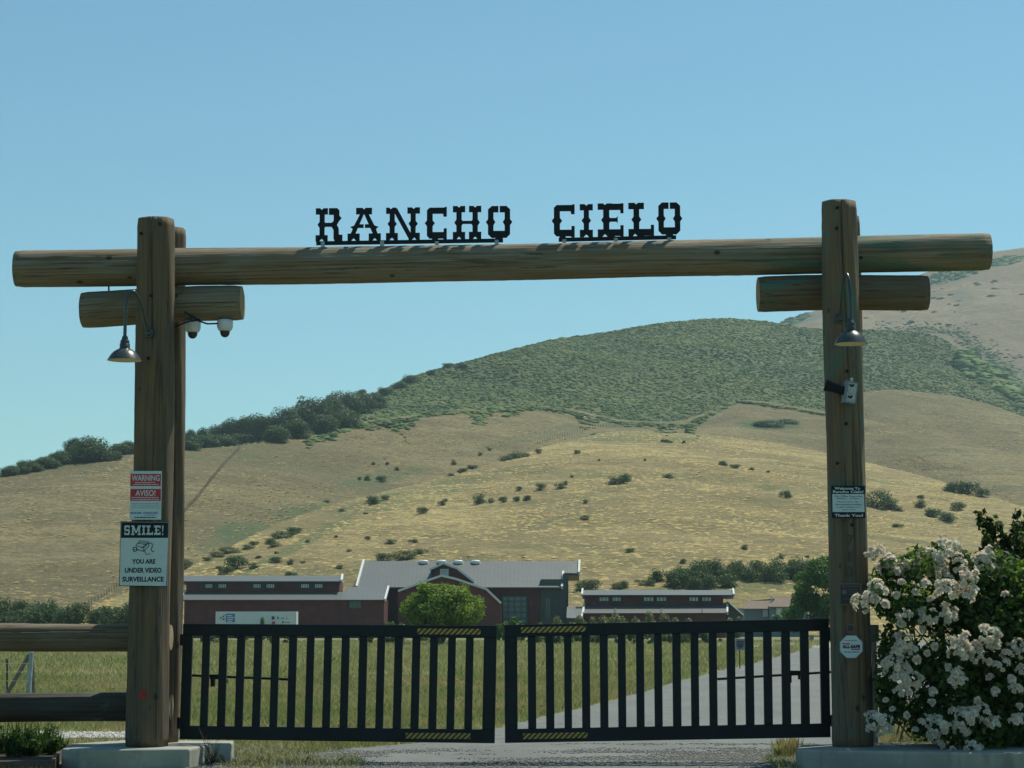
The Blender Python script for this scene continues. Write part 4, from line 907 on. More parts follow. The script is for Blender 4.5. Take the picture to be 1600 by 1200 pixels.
# ================================================================== GATES
def gate(name, TL, TR, BR, BL, stL, stR, pickets, tapes, arm, Y, label):
    root = thing(name, (W((TL[0] + TR[0]) / 2, 1160, Y).x, Y, W(500, 1160, Y).z), label, 'gate', 'pair of black picket gate leaves')
    q = lambda u, v: (TL[0] + (TR[0] - TL[0]) * u) * (1 - v) / 1 + (BL[0] + (BR[0] - BL[0]) * u) * v
    r = lambda u, v: (TL[1] + (TR[1] - TL[1]) * u) * (1 - v) + (BL[1] + (BR[1] - BL[1]) * u) * v
    X0, X1 = TL[0], TR[0]
    def slab(nm, u0, u1, v0, v1, y0, y1, mat='gate_metal', par=root):
        P = [W(q(u, v), r(u, v), y0) for u, v in ((u0, v1), (u1, v1), (u1, v0), (u0, v0))]
        o = MB().prism(P, (0, y1 - y0, 0)).build(nm, mat, par)
        if par is root and mat == 'gate_metal': b = o.modifiers.new('bevel', 'BEVEL'); b.width = .006; b.segments = 2
        return o
    hv = 20.5 / 184; us = (stL / (X1 - X0)); ue = 1 - stR / (X1 - X0)
    slab('top_rail', 0, 1, 0, hv * .92, Y, Y + .08); slab('bottom_rail', 0, 1, 1 - hv * 1.05, 1, Y, Y + .08)
    slab('stile', 0, us, hv * .92, 1 - hv * 1.05, Y + .001, Y + .079); slab('stile', ue, 1, hv * .92, 1 - hv * 1.05, Y + .001, Y + .079)
    for a, b in pickets:
        ua, ub_ = (a - X0) / (X1 - X0), (b - X0) / (X1 - X0); slab('picket', ua, ub_, hv * .92, 1 - hv * 1.05, Y + .012, Y + .068)
    for x0, y0, x1, y1, lb in tapes:
        a = W(x0, y1, Y); b = W(x1, y0, Y); o = MB().box((a.x, Y - .004, a.z), (b.x, Y - .0005, b.z)).build('hazard_tape', 'hazard_stripes', root)
        # tape follows the slight sag of the rail
        dz = (TR[1] - TL[1]) / (X1 - X0); me = o.data
        for vtx in me.vertices: vtx.co.z -= dz * (vtx.co.x - (a.x - root.location.x))
    a, b, c = arm
    MB().tube([W(a[0], a[1], Y + .25), W(b[0], b[1], Y + .16)], .016, 8).build('operator_arm', 'black_metal', root)
    p = W(c[0], c[1], Y + .2)
    m = MB(); m.box((p.x - .10, p.y - .05, p.z - .01), (p.x + .10, p.y + .05, p.z + .05)); m.box((p.x - .09, p.y - .05, p.z - .10), (p.x - .04, p.y + .05, p.z - .011)); m.box((p.x + .05, p.y - .05, p.z - .06), (p.x + .12, p.y + .05, p.z - .0115))
    m.build('arm_bracket', 'black_metal', root)
    for v in (.14, .86):
        p = W(q(0 if name and X0 < 700 else 1, v), r(0 if X0 < 700 else 1, v), Y + .04)
        MB().tube([p - Vector((0, 0, .07)), p + Vector((0, 0, .07))], .035, 10).build('hinge', 'black_metal', root)
    return root
z = lambda v, s, o: o + v / s
gl = [(97, 142), (178, 222), (260, 305), (343, 386), (424, 468), (505, 550), (588, 634), (670, 716), (753, 798), (836, 881), (920, 966), (1003, 1048), (1087, 1131), (1170, 1215), (1253, 1300), (1337, 1384), (1421, 1470)]
glp = [(z(gl[k][1], 3.019, 270), z(gl[k + 1][0], 3.019, 270)) for k in range(16)]
gate('gate', (286, 974.5), (776.5, 977.5), (773, 1161.5), (280, 1155), 15.5, 20, glp, [(652, 982, 751, 991, ''), (634, 1145, 735, 1154, '')], ((292, 1055), (463, 1062), (341, 1060)), 26.62, 'left black metal picket gate leaf with two yellow hazard tapes')
gr_ = [(113, 158), (195, 240), (277, 323), (357, 403), (440, 485), (522, 567), (603, 650), (686, 732), (768, 815), (853, 898), (934, 981), (1017, 1062), (1100, 1145), (1184, 1228), (1267, 1310), (1350, 1395), (1435, 1488)]
grp = [(z(gr_[k][1], 2.909, 770), z(gr_[k + 1][0], 2.909, 770)) for k in range(16)]
gate('gate', (788, 976.5), (1295, 966.5), (1298, 1152), (789, 1161), 20, 14, grp, [(814, 980, 915, 989, ''), (817, 1146, 918, 1155, '')], ((1298, 1050), (1121, 1061), (1241, 1054)), 26.62, 'right black metal picket gate leaf with two yellow hazard tapes')

# ================================================================== NAME SIGN (cut-out slab letters)
NT = .045
def serif(x0, x1, top, h=.19, notch=.05):
    xm = (x0 + x1) / 2
    if top: return [(x0, 1 - h), (x1, 1 - h), (x1, 1), (xm + .055, 1), (xm, 1 - notch), (xm - .055, 1), (x0, 1)]
    return [(x0, h), (x0, 0), (x0 + .06, 0), (xm - .08, .0), (xm, .08), (xm + .08, 0), (x1, 0), (x1, h)]
def stem(a, b, y0=.15, y1=.85, sl=True, sr=True, m=.5):
    P = [(a, y0), (b, y0)]
    if sr: P += [(b, m - .09), (b + .065, m), (b, m + .09)]
    P += [(b, y1), (a, y1)]
    if sl: P += [(a, m + .09), (a - .065, m), (a, m - .09)]
    return P
def bx_(x0, y0, x1, y1): return [(x0, y0), (x1, y0), (x1, y1), (x0, y1)]
GL = {
 'R': (.84, [serif(0, .38, 1), serif(0, .38, 0), stem(.12, .28), [(.41, .8), (.56, .8), (.56, .62), (.50, .56), (.27, .56), (.27, .44), (.52, .44), (.66, .48), (.70, .56), (.74, .62), (.81, .70), (.74, .77), (.74, .93), (.67, 1), (.41, 1)], [(.48, .46), (.66, .5), (.72, .40), (.73, .2), (.84, .2), (.84, .02), (.6, 0), (.56, .08), (.56, .34)]]),
 'A': (1.04, [[(.26, .80), (.76, .80), (.76, 1), (.56, 1), (.51, .95), (.46, 1), (.26, 1)], [(.40, .84), (.52, .84), (.23, .18), (.08, .18), (.16, .36), (.08, .42), (.2, .46)], [(.50, .84), (.64, .84), (.84, .46), (.97, .42), (.89, .36), (.95, .18), (.80, .18)], bx_(.33, .39, .50, .50), bx_(.54, .39, .72, .50), serif(0, .38, 0, .22), serif(.66, 1.04, 0, .22)]),
 'N': (1.05, [serif(0, .30, 1), serif(0, .37, 0, .22), stem(.11, .27), stem(.76, .92), serif(.66, 1.05, 1), serif(.70, 1.05, 0, .22), [(.18, .98), (.34, .98), (.86, .04), (.70, .04)]]),
 'C': (.72, [[(.05, .9), (.05, .59), (-.02, .5), (.05, .41), (.05, .12), (.13, .03), (.24, .03), (.24, .41), (.31, .5), (.24, .59), (.24, .97), (.13, .97)], bx_(.13, .79, .70, .98), [(.59, .70), (.70, .70), (.70, 1.0), (.64, 1), (.60, .96), (.55, .96)], bx_(.13, .03, .70, .23), [(.59, 0), (.70, 0), (.70, .34), (.60, .34)], bx_(.22, -.08, .42, .05)]),
 'H': (.90, [serif(0, .39, 1), serif(0, .39, 0, .22), serif(.51, .90, 1), serif(.51, .90, 0, .22), stem(.11, .28), stem(.62, .79), bx_(.27, .46, .63, .55)]),
 'O': (.80, [[(.04, .88), (.04, .59), (-.03, .5), (.04, .41), (.04, .14), (.16, .03), (.22, .03), (.22, .41), (.28, .5), (.22, .59), (.22, .97), (.15, .97)], [(.76, .88), (.76, .59), (.83, .5), (.76, .41), (.76, .14), (.64, .03), (.58, .03), (.58, .41), (.52, .5), (.58, .59), (.58, .97), (.65, .97)], bx_(.15, .79, .38, .98), bx_(.42, .79, .65, .98), bx_(.16, .03, .64, .24), bx_(.28, -.08, .52, .05)]),
 'I': (.40, [serif(0, .40, 1), serif(0, .40, 0, .22), stem(.12, .28)]),
 'E': (.80, [stem(.17, .36), serif(0, .45, 1), bx_(.36, .80, .80, .99), bx_(.70, .70, .80, 1.0), [(.34, .45), (.58, .45), (.62, .40), (.62, .62), (.57, .56), (.34, .56)], serif(0, .45, 0, .22), bx_(.4, .02, .80, .22), bx_(.70, 0, .80, .34), bx_(.35, -.08, .53, .06)]),
 'L': (.80, [serif(0, .49, 1), stem(.16, .34), serif(0, .42, 0, .22), bx_(.4, .02, .80, .22), bx_(.70, 0, .80, .34), bx_(.32, -.08, .5, .06)]),
 'S': (.72, [bx_(.05, .82, .66, 1), bx_(.55, .68, .66, .95), bx_(.02, .5, .2, .93), bx_(.08, .42, .62, .60), bx_(.5, .08, .69, .52), bx_(.05, .0, .62, .18), bx_(.03, .05, .14, .33)]),
 'M': (1.2, [stem(.11, .3, sl=False, sr=False), stem(.9, 1.09, sl=False, sr=False), bx_(0, 0, .4, .14), bx_(.8, 0, 1.2, .14), bx_(0, .86, .3, 1), bx_(.9, .86, 1.2, 1), [(.14, .98), (.34, .98), (.68, .2), (.52, .2)], [(.86, .98), (1.06, .98), (.68, .2), (.52, .2)]]),
 '!': (.26, [[(.04, 1), (.22, 1), (.17, .3), (.09, .3)], bx_(.05, 0, .21, .17)]),
}
def letter(ch, o3, ex, ey, depth, name, mat, root, th0=0.0):
    """place a glyph: o3 origin, ex/ey unit vectors scaled to glyph width/height units"""
    m = MB()
    for k, P in enumerate(GL[ch][1]):
        t = depth + th0 + .0011 * k
        m.prism([o3 + ex * x + ey * y + Vector((0, -t / 2, 0)) for x, y in P][::-1], (0, t, 0))
    return m.build(name, mat, root)
YS = 26.55
def word(letters, bar_px, brackets, label):
    root = thing('name_sign', W((bar_px[0] + bar_px[2]) / 2, bar_px[1] + 8, YS), label, 'sign', 'black cut-out words on the crossbeam')
    for ch, x0, x1, yt, yb in letters:
        o3 = W(x0, yb, YS); w_ = W(x1, yb, YS).x - o3.x; h_ = W(x0, yt, YS).z - o3.z
        slope = -(W(x1, yb, YS).z - W(x0, yb, YS).z)
        o = letter(ch, o3, Vector((w_ / GL[ch][0], 0, .010 * w_)), Vector((0, 0, h_)), .012, 'letter', 'black_metal', root)
    x0, y0, x1, y1 = bar_px; th = 6.2
    MB().prism([W(x0, y0 + th, YS), W(x1, y1 + th, YS), W(x1, y1, YS), W(x0, y0, YS)], (0, .014, 0)).build('base_bar', 'black_metal', root)
    for x, y in brackets:
        Yb = YS - .15; c = W(x, y, Yb); m = MB(); m.box((c.x - .05, Yb - .01, c.z - .035), (c.x + .05, YS + .01, c.z - .02)); m.box((c.x - .035, Yb - .03, c.z - .06), (c.x + .035, Yb + .02, c.z - .036)); m.box((c.x - .025, YS - .03, c.z - .02), (c.x + .025, YS - .012, c.z + .09))
        m.build('bracket', 'galvanised', root)
    return root
word([('R', 493, 535, 325.5, 377.5), ('A', 543, 595, 325, 376.5), ('N', 603, 656, 324.5, 375.5), ('C', 664.5, 699, 323.5, 374.5), ('H', 707.5, 752, 322, 374), ('O', 760.5, 799, 321, 373.5)],
     (494, 377, 786, 372.5), [(503, 386), (596, 385), (682, 385), (776, 383)], 'black cut-out metal word RANCHO standing on the crossbeam')
word([('C', 863, 899, 319.5, 371), ('I', 906, 926.5, 319, 370.5), ('E', 934, 974.5, 318, 370), ('L', 982, 1022, 317, 369.5), ('O', 1027, 1065, 315.5, 368)],
     (873, 371.5, 1056.5, 367.5), [(882, 382), (963, 380), (1047, 379)], 'black cut-out metal word CIELO standing on the crossbeam')

# ================================================================== LAMPS
def lamp(arm_pts, mount, neck, label):
    """gooseneck barn lamp; neck = (px, top py, bottom py, shade bottom py, half width px, Y)"""
    x, y0, y1, y2, hw, Y = neck; root = thing('barn_lamp', mount, label, 'lamp', 'gooseneck barn lamps on the gateposts')
    P = [Vector(p) for p in arm_pts]; Q = []
    for i in range(len(P) - 1):
        for k in range(6):
            t = k / 6; p0, p1, p2, p3 = P[max(i - 1, 0)], P[i], P[i + 1], P[min(i + 2, len(P) - 1)]
            Q.append(0.5 * ((2 * p1) + (p2 - p0) * t + (2 * p0 - 5 * p1 + 4 * p2 - p3) * t * t + (3 * p1 - p0 - 3 * p2 + p3) * t ** 3))
    Q.append(P[-1])
    MB().tube(Q, .021, 10).build('arm', 'dark_green_metal', root, smooth=True)
    m = MB(); mo = Vector(mount); m.tube([mo + Vector((0, .06, 0)), mo], .062, 18); m.tube([mo, mo - Vector((0, .03, 0))], [.05, .03], 14); m.build('wall_plate', 'dark_green_metal', root)
    top = W(x, y0, Y); s = Y / F; c = W(x, y2, Y); H_ = (y2 - y1) * s; r = hw * s; nk = (y1 - y0) * s
    pr = [(.02, H_ + nk + .02), (.035, H_ + nk), (.042, H_ + nk * .75), (.055, H_ + nk * .7), (.055, H_ + nk * .5), (.048, H_ + nk * .48), (.062, H_ + nk * .44), (.062, H_ + nk * .12), (.07, H_)]
    MB().lathe(c, pr, 24).build('neck', 'dark_green_metal', root, smooth=True)
    sh = [(.07, H_), (r * .45, H_ * .93), (r * .66, H_ * .72), (r * .82, H_ * .45), (r * .93, H_ * .17), (r, 0), (r * 1.02, -.008)]
    o = MB().lathe(c, sh, 40).build('shade', 'dark_green_metal', root, smooth=True)
    inn = [(q[0] - .008, q[1] - .007) for q in sh[1:-1]] + [(r * 1.01, -.0085)]
    i_ = MB().lathe(c, [(0.0, H_ * .9)] + inn, 40).build('shade_lining', 'lamp_inside', None, Vector(root.location), smooth=True); i_.parent = o; i_.location = (0, 0, 0)
    MB().lathe(c, [(0, .02), (.02, .025), (.033, .05), (.02, .09), (0, .1)], 12).build('bulb', 'white_plastic', root, smooth=True)
L1 = W(232, 519, 25.74)
lamp([L1, W(228, 505, 25.6), W(222, 480, 25.5), W(215, 463, 25.42), (W(207.5, 455.5, 25.38)), W(200, 464, 25.36), W(196.5, 485, 25.35), W(195, 528, 25.35)], L1, (194.5, 526, 545, 562, 26.5, 25.35), 'dark gooseneck barn lamp on the left gatepost, arching left')
L2 = W(1312, 497, 25.76)
lamp([L2, W(1315, 470, 25.6), W(1318, 440, 25.5), W(1322, 428, 25.38), W(1326, 436, 25.28), W(1329, 460, 25.22), W(1330.5, 500, 25.2)], L2, (1330, 498, 517, 536.5, 26, 25.2), 'dark gooseneck barn lamp on the right gatepost, facing the road')
# dome cameras
for x, yt, lb in ((301, 502, 'white dome camera under the left bracket log, nearer the gatepost'), (351.5, 500, 'white dome camera under the left bracket log, nearer the log end')):
    Yd = 26.4; c = W(x, yt + 17, Yd); s = Yd / F; root = thing('dome_camera', c, lb, 'camera', 'dome cameras under the left bracket log')
    MB().lathe(c, [(0, .14), (.098, .14), (.102, .12), (.102, .05), (.09, .02), (.075, .0), (.066, -.003)], 28).build('housing', 'white_plastic', root, smooth=True)
    MB().lathe(c, [(.064, 0), (.062, -.03), (.05, -.06), (.025, -.08), (0, -.085)], 24).build('dome', 'smoked_glass', root, smooth=True)
    MB().tube([c + Vector((0, 0, .14)), c + Vector((0, 0, .2))], .07, 16).build('mount', 'dark_green_metal', root)
def cable(pts, label):
    o = MB().tube(pts, .011, 6).build('cable', 'cable_rubber'); setp(o, label, 'cable')
cable([W(271, 512, 26.1), W(284, 506, 26.15), W(296, 502, 26.2), W(312, 500, 26.25)], 'dark cable looping from the left post to the first dome camera')
cable([W(288, 487, 26.14), W(300, 494, 26.16), W(312, 502, 26.2), W(324, 506, 26.22), W(340, 505.5, 26.3)], 'dark cable sagging between the two dome cameras')

# ================================================================== SIGNS
def text(root, s, x0, y0, x1, y1, Y, mat, bold=0.0, name='lettering'):
    """flat letters fitted to the photo rectangle x0..x1, y0..y1"""
    cu = bpy.data.curves.new('t', 'FONT'); cu.body = s; cu.extrude = 0; cu.offset = bold; cu.resolution_u = 3
    t = bpy.data.objects.new('t', cu); C.objects.link(t); dg = bpy.context.evaluated_depsgraph_get(); me = bpy.data.meshes.new_from_object(t.evaluated_get(dg))
    bpy.data.objects.remove(t); co = np.array([v.co for v in me.vertices]); lo, hi = co.min(0), co.max(0)
    a = W(x0, y1, Y); b = W(x1, y0, Y); sx = (b.x - a.x) / (hi[0] - lo[0]); sz = (b.z - a.z) / (hi[1] - lo[1])
    V = np.stack([a.x + (co[:, 0] - lo[0]) * sx, np.full(len(co), Y), a.z + (co[:, 1] - lo[1]) * sz], 1)
    return fast(name, V, [list(p.vertices) for p in me.polygons], mat, root)
def dashes(root, x0, y, x1, Y, mat, seed, h=1.2, name='small_print'):
    r_ = random.Random(seed); m = MB(); x = x0
    while x < x1:
        w_ = r_.uniform(1.2, 4.5); e = min(x + w_, x1); a = W(x, y + h / 2, Y); b = W(e, y - h / 2, Y); m.box((a.x, Y - .0004, a.z), (b.x, Y, b.z)); x = e + r_.uniform(.5, .9)
    return m.build(name, mat, root)
def sign_root(name, x0, y0, x1, y1, Y, label, cat='sign'): return thing(name, W((x0 + x1) / 2, y1, Y), label, cat)
def slab_text(root, s, x0, y0, x1, y1, Y, mat):
    tot = sum(GL[c][0] + .14 for c in s) - .14; a = W(x0, y1, Y); b = W(x1, y0, Y); u = (b.x - a.x) / tot; m = MB(); x = a.x
    for c in s:
        for k, P in enumerate(GL[c][1]):
            t = .0006 + .0003 * k; m.prism([Vector((x + px_ * u, Y, a.z + max(0, py_) * (b.z - a.z))) for px_, py_ in P][::-1], (0, -t, 0))
        x += (GL[c][0] + .14) * u
    return m.build('lettering', mat, root)
Y1 = 25.69
s1 = sign_root('warning_sign', 203, 736, 253, 811, Y1, 'white sign with two red bars reading WARNING and AVISO on the left gatepost')
flat(s1, 'plate', 'sign_white', 202.5, 736, 253, 812, Y1, .006)
for y0, y1 in ((740.5, 759.5), (764, 782.5)): flat(s1, 'red_bar', 'sign_red', 203.5, y0, 251.5, y1, Y1 - .0062, .001)
text(s1, 'WARNING', 205.5, 742.3, 249.5, 751.6, Y1 - .0085, 'sign_white', .02); text(s1, 'AVISO!', 211.5, 765.8, 243, 775, Y1 - .0085, 'sign_white', .02)
for k, (a, y, b) in enumerate(((211, 754, 243), (208, 757, 248), (206, 777.3, 248), (205, 780.3, 249))): dashes(s1, a, y, b, Y1 - .0085, 'sign_white', k, 1.2)
for k, y in enumerate((787, 790.3, 793.4)): dashes(s1, 205, y, 249, Y1 - .0075, 'sign_grey', 10 + k, .9)
dashes(s1, 203.5, 801.5, 221, Y1 - .0075, 'sign_blue', 31, 2.6); text(s1, 'WIRELESS', 223, 799.8, 246.5, 803.4, Y1 - .0075, 'sign_blue', .03)
dashes(s1, 225, 805.2, 243, Y1 - .0075, 'sign_grey', 33, 1.0); dashes(s1, 210, 808.5, 244, Y1 - .0075, 'sign_ink', 34, 1.5)
Y2 = 25.68
s2 = sign_root('surveillance_sign', 187, 815, 264, 916, Y2, 'pale green SMILE sign with camera drawing below the red warning sign')
def quadplate(root, name, mat, P, Y, th):
    return MB().prism([W(x, y, Y) for x, y in P], (0, -th, 0)).build(name, mat, root)
quadplate(s2, 'plate', 'sign_ink', [(186, 915.8), (260.8, 917), (264, 815), (188.5, 814.5)], Y2, .005)
quadplate(s2, 'white_field', 'sign_white', [(187.2, 914.6), (259.8, 915.7), (262.6, 840.5), (188.7, 840.5)], Y2 - .0052, .0015)
m = MB()
for A_, B_ in (((187.2, 914.6), (188.7, 840.5)), ((261.4, 916), (263.2, 816)), ((189.3, 815.6), (263.2, 816)), ((188.7, 840.5), (189.3, 815.6))):
    m.tube([W(A_[0], A_[1], Y2 - .006), W(B_[0], B_[1], Y2 - .006)], .0022, 4)
m.build('border', 'sign_white', s2)
slab_text(s2, 'SMILE!', 194, 821, 256, 836, Y2 - .0055, 'sign_white')
for s_, x0, y0, x1, y1 in (('YOU ARE', 206, 873.5, 243, 881), ('UNDER VIDEO', 195, 887, 252.5, 895), ('SURVEILLANCE', 191, 901, 256, 909)):
    text(s2, s_, x0, y0, x1, y1, Y2 - .0085, 'sign_ink', .035)
    m = MB()   # slab feet and heads along the lines of type
m = MB(); q_ = lambda x, y: W(x, y, Y2 - .0082)
def ln(pts, r=.0045): m.tube([q_(x, y) for x, y in pts], r, 4)
ln([(212, 853), (219, 844.5), (233, 847), (232, 853.5), (224, 861.5), (212.5, 858)]); ln([(212, 853), (225, 855.5), (232, 848)]); ln([(225, 855.5), (224, 861)]); ln([(216, 849), (229, 851)]); ln([(218, 847), (231, 849)]); ln([(221, 857), (229, 849.5)])
ln([(207.5, 858), (209, 855), (213, 855.5), (214, 860), (210, 862), (207.5, 858)], .006); ln([(210, 858.5), (211.5, 858.5)], .006)
ln([(226, 860), (228, 866.5), (234.5, 865.5)]); ln([(232.5, 849), (237, 848.5), (238.5, 853), (236, 858), (238, 862), (241, 861)])
m.build('camera_drawing', 'sign_ink', s2)
Y3 = 25.70
s3 = sign_root('welcome_sign', 1299, 759, 1352, 809, Y3, 'black and white welcome sign on the right gatepost ending in Thank You')
flat(s3, 'plate', 'sign_ink', 1299.5, 759, 1351.5, 809.5, Y3, .005); flat(s3, 'white_field', 'sign_white', 1301, 772, 1350.3, 800, Y3 - .0052, .001)
text(s3, 'Welcome To', 1304, 761, 1344, 765.2, Y3 - .0075, 'sign_white', .03); text(s3, 'Rancho Cielo!', 1301.5, 766, 1349, 770.5, Y3 - .0075, 'sign_white', .03)
text(s3, 'Thank You!', 1304, 803, 1348.5, 807.5, Y3 - .0075, 'sign_white', .03)
for s_, x0, y0, x1, y1 in (('Our Office Hours Are', 1304, 774, 1347.5, 776.8), ('8:00am - 4:30pm', 1308, 778, 1342.5, 780.6), ('Please stop in the', 1309.5, 783, 1341, 785.6), ('Administration Building', 1305, 787, 1346, 789.9), ('to sign in and get your', 1307, 791, 1344, 793.8), ("visitor's pass", 1315.5, 795.3, 1336.5, 797.8)):
    text(s3, s_, x0, y0, x1, y1, Y3 - .0075, 'sign_ink', .01)
def numeral(s_, x0, y0, x1, y1, lb):
    root = thing('house_number', W((x0 + x1) / 2, y1, 25.72), lb, 'number'); o = text(root, s_, x0, y0, x1, y1, 25.70, 'numeral_metal', .0, 'numeral')
    o.modifiers.new('s', 'SOLIDIFY').thickness = .01
numeral('7', 1322, 836, 1334, 853, 'dark numeral 7 fixed to the right gatepost below the welcome sign')
numeral('1', 1325, 862, 1329, 878, 'dark numeral 1 between the 7 and the 0 on the right gatepost')
numeral('0', 1321, 885, 1333, 902, 'dark numeral 0 on the right gatepost just above the dark plaque')
s4 = sign_root('plaque', 1312, 911, 1345, 945, 25.7, 'dark rectangular plaque on the right gatepost beside the rose cluster', 'plaque')
flat(s4, 'rim', 'plaque_rim', 1312, 911.5, 1345, 945, 25.7, .004); flat(s4, 'face', 'plaque_metal', 1313.5, 913, 1343.7, 943.7, 25.6958, .0015)
dashes(s4, 1315.5, 916, 1342, 25.694, 'plaque_rim', 5, 1.2); [dashes(s4, 1326, y, 1341, 25.694, 'plaque_rim', y, .9) for y in (921, 925, 929)]; dashes(s4, 1318, 936, 1340, 25.694, 'plaque_rim', 9, .8)
c = W(1319.5, 925, 25.694); MB().tube([c, c + Vector((0, -.001, 0))], .03, 16).build('seal', 'plaque_rim', s4)
s5 = sign_root('tag', 1324, 975, 1335, 988, 25.7, 'tiny dark tag above the octagonal sign on the right gatepost', 'tag'); flat(s5, 'plate', 'plaque_rim', 1323.5, 975, 1335, 988.5, 25.7, .004); flat(s5, 'face', 'plaque_metal', 1325, 977, 1333.5, 986.5, 25.6958, .001)
s6 = sign_root('security_sign', 1312, 992, 1348, 1029, 25.69, 'white octagonal ALL-SAFE security sign low on the right gatepost')
def octa(cx_, cy_, r, n=8): return [(cx_ + r * math.cos(R(22.5 + 45 * k)), cy_ + r * math.sin(R(22.5 + 45 * k))) for k in range(n)]
quadplate(s6, 'plate', 'sign_grey', octa(1330, 1010.5, 19.6), 25.69, .004); quadplate(s6, 'face', 'sign_white', octa(1330, 1010.5, 18.4), 25.6858, .001)
text(s6, 'Protected By', 1319.5, 999.8, 1339.5, 1002.2, 25.684, 'sign_ink', .02); text(s6, 'ALL-SAFE', 1316, 1007.5, 1344, 1013.2, 25.6835, 'sign_ink', .06)
quadplate(s6, 'red_stripe', 'sign_red', [(1315, 1007), (1327, 1005), (1327, 1005), (1315, 1005)][:3], 25.6845, .0005) if False else flat(s6, 'red_stripe', 'sign_red', 1315.5, 1005, 1328, 1006.8, 25.6845, .0005)
flat(s6, 'red_stripe', 'sign_red', 1330, 1013.8, 1344, 1015.6, 25.6845, .0005); dashes(s6, 1319, 1018.8, 1342, 25.6845, 'sign_blue', 3, 1.8)
# grey floodlight / camera box on a bracket
s7 = thing('security_camera', W(1327, 613, 25.6), 'grey metal box with a black side arm strapped across the right gatepost', 'camera')
P = [(1317.5, 628), (1337, 632), (1341.5, 598), (1322, 594)]
MB().prism([W(x, y, 25.50) for x, y in P], (0, .2, 0)).build('box', 'panel_metal', s7)
quadplate(s7, 'front_panel', 'galvanised', [(1322, 627), (1335, 629.5), (1339, 600), (1326, 597.5)], 25.499, .006)
m = MB()
for x, y in ((1331, 602.5), (1328.5, 620.5)):
    for dx, dy in ((-2.3, -1.2), (2.3, -1.2), (-1, .8), (1.2, .8), (0, 0)): c = W(x + dx, y + dy, 25.492); m.box((c.x - .011, 25.486, c.z - .009), (c.x + .011, 25.4925, c.z + .009))
m.build('fittings', 'sign_ink', s7)
MB().tube([W(1290, 602, 25.62), W(1300, 605, 25.6), W(1318, 611, 25.58)], [.075, .06, .055], 14).build('side_arm', 'black_metal', s7)
c = W(1330.5, 595, 25.52); MB().lathe(c, [(.02, -.01), (.02, .03), (0, .04)], 10).build('knob', 'galvanised', s7)
# keypad box behind the post, antenna over the roses
kb = thing('keypad_box', Vector((W(1366, 990, 26.9).x, 26.9, 0)), 'grey keypad box on a post between the right gatepost and roses', 'keypad box')
a = W(1360, 1002, 26.8); b = W(1373, 976, 26.8); MB().box((a.x, 26.8, a.z), (b.x, 26.95, b.z)).build('box', 'panel_metal', kb); MB().tube([((a.x + b.x) / 2, 26.88, 0), ((a.x + b.x) / 2, 26.88, a.z)], .04, 8).build('post', 'weathered_post', kb)
an = thing('antenna', Vector((W(1471, 900, 28.5).x, 28.5, 0)), 'thin black antenna bracket poking above the white roses', 'antenna')
m = MB(); m.tube([Vector((W(1471, 900, 28.5).x, 28.5, 0)), W(1471, 858, 28.5), W(1470, 838, 28.5)], .013, 6); m.build('mast', 'cable_rubber', an)
m = MB(); m.tube([W(1456, 846, 28.5), W(1456, 854.5, 28.5), W(1474, 853, 28.5)], .012, 6); m.box((W(1469.5, 850, 28.5).x, 28.44, W(1470, 854.5, 28.5).z), (W(1474, 850, 28.5).x, 28.49, W(1470, 849, 28.5).z)); m.build('cross_arm', 'cable_rubber', an)

# ================================================================== ROSE BUSH
rng = np.random.RandomState(77)
YB = 26.2
rb = thing('rose_bush', Vector((W(1490, 1165, YB).x, YB, 0)), 'big bushy rose covered in white flower clusters beside the right gatepost', 'rose bush')
def B3(x, y, r, Y, fy=1.0): p = W(x, y, Y); s = r * Y / F; return (p.x, p.y, p.z, s, s * fy, s)
bl = []
for x, y, r in ((1375, 900, 22), (1400, 905, 36), (1440, 890, 40), (1480, 885, 38), (1520, 895, 44), (1560, 900, 50), (1600, 920, 60), (1385, 950, 30), (1420, 950, 46), (1470, 950, 60), (1530, 960, 70), (1600, 990, 80), (1385, 1010, 26), (1410, 1030, 46), (1460, 1040, 66), (1530, 1050, 80), (1600, 1070, 90), (1385, 1070, 26), (1400, 1110, 38), (1450, 1120, 60), (1520, 1130, 70), (1590, 1140, 80), (1660, 960, 90), (1670, 1060, 100), (1400, 1090, 26), (1500, 880, 26), (1470, 865, 18), (1390, 885, 18)):
    for j in range(3): bl.append(B3(x + rng.normal() * 7, y + rng.normal() * 7, r * (.5 + .35 * rng.rand()), YB + (rng.rand() - .5) * 1.3, 1.1))
V, Fc = leafcloud(rng, 30000, bl, .042, .6, .75, .35, .25); k_ = V.reshape(-1, 4, 3); keep = (k_[:, :, 2].min(1) > .05); 
ci = k_[keep].reshape(-1, 3); fast('leaves', ci, np.arange(len(ci)).reshape(-1, 4), 'rose_leaves', rb)
m = MB(); random.seed(4)
for k in range(46):
    x0 = rnd(1385, 1640); b_ = T(x0, 1160 + rnd(-4, 6)); e = bl[rng.randint(len(bl))]
    e = Vector(e[:3]) + Vector((rnd(-.1, .1), rnd(-.2, .1), rnd(0, .25))); mid = b_.lerp(e, .5) + Vector((rnd(-.2, .2), rnd(-.2, .2), .2)); m.tube([b_, mid, e], [.016, .011, .005], 5)
m.build('stems', 'bark', rb)
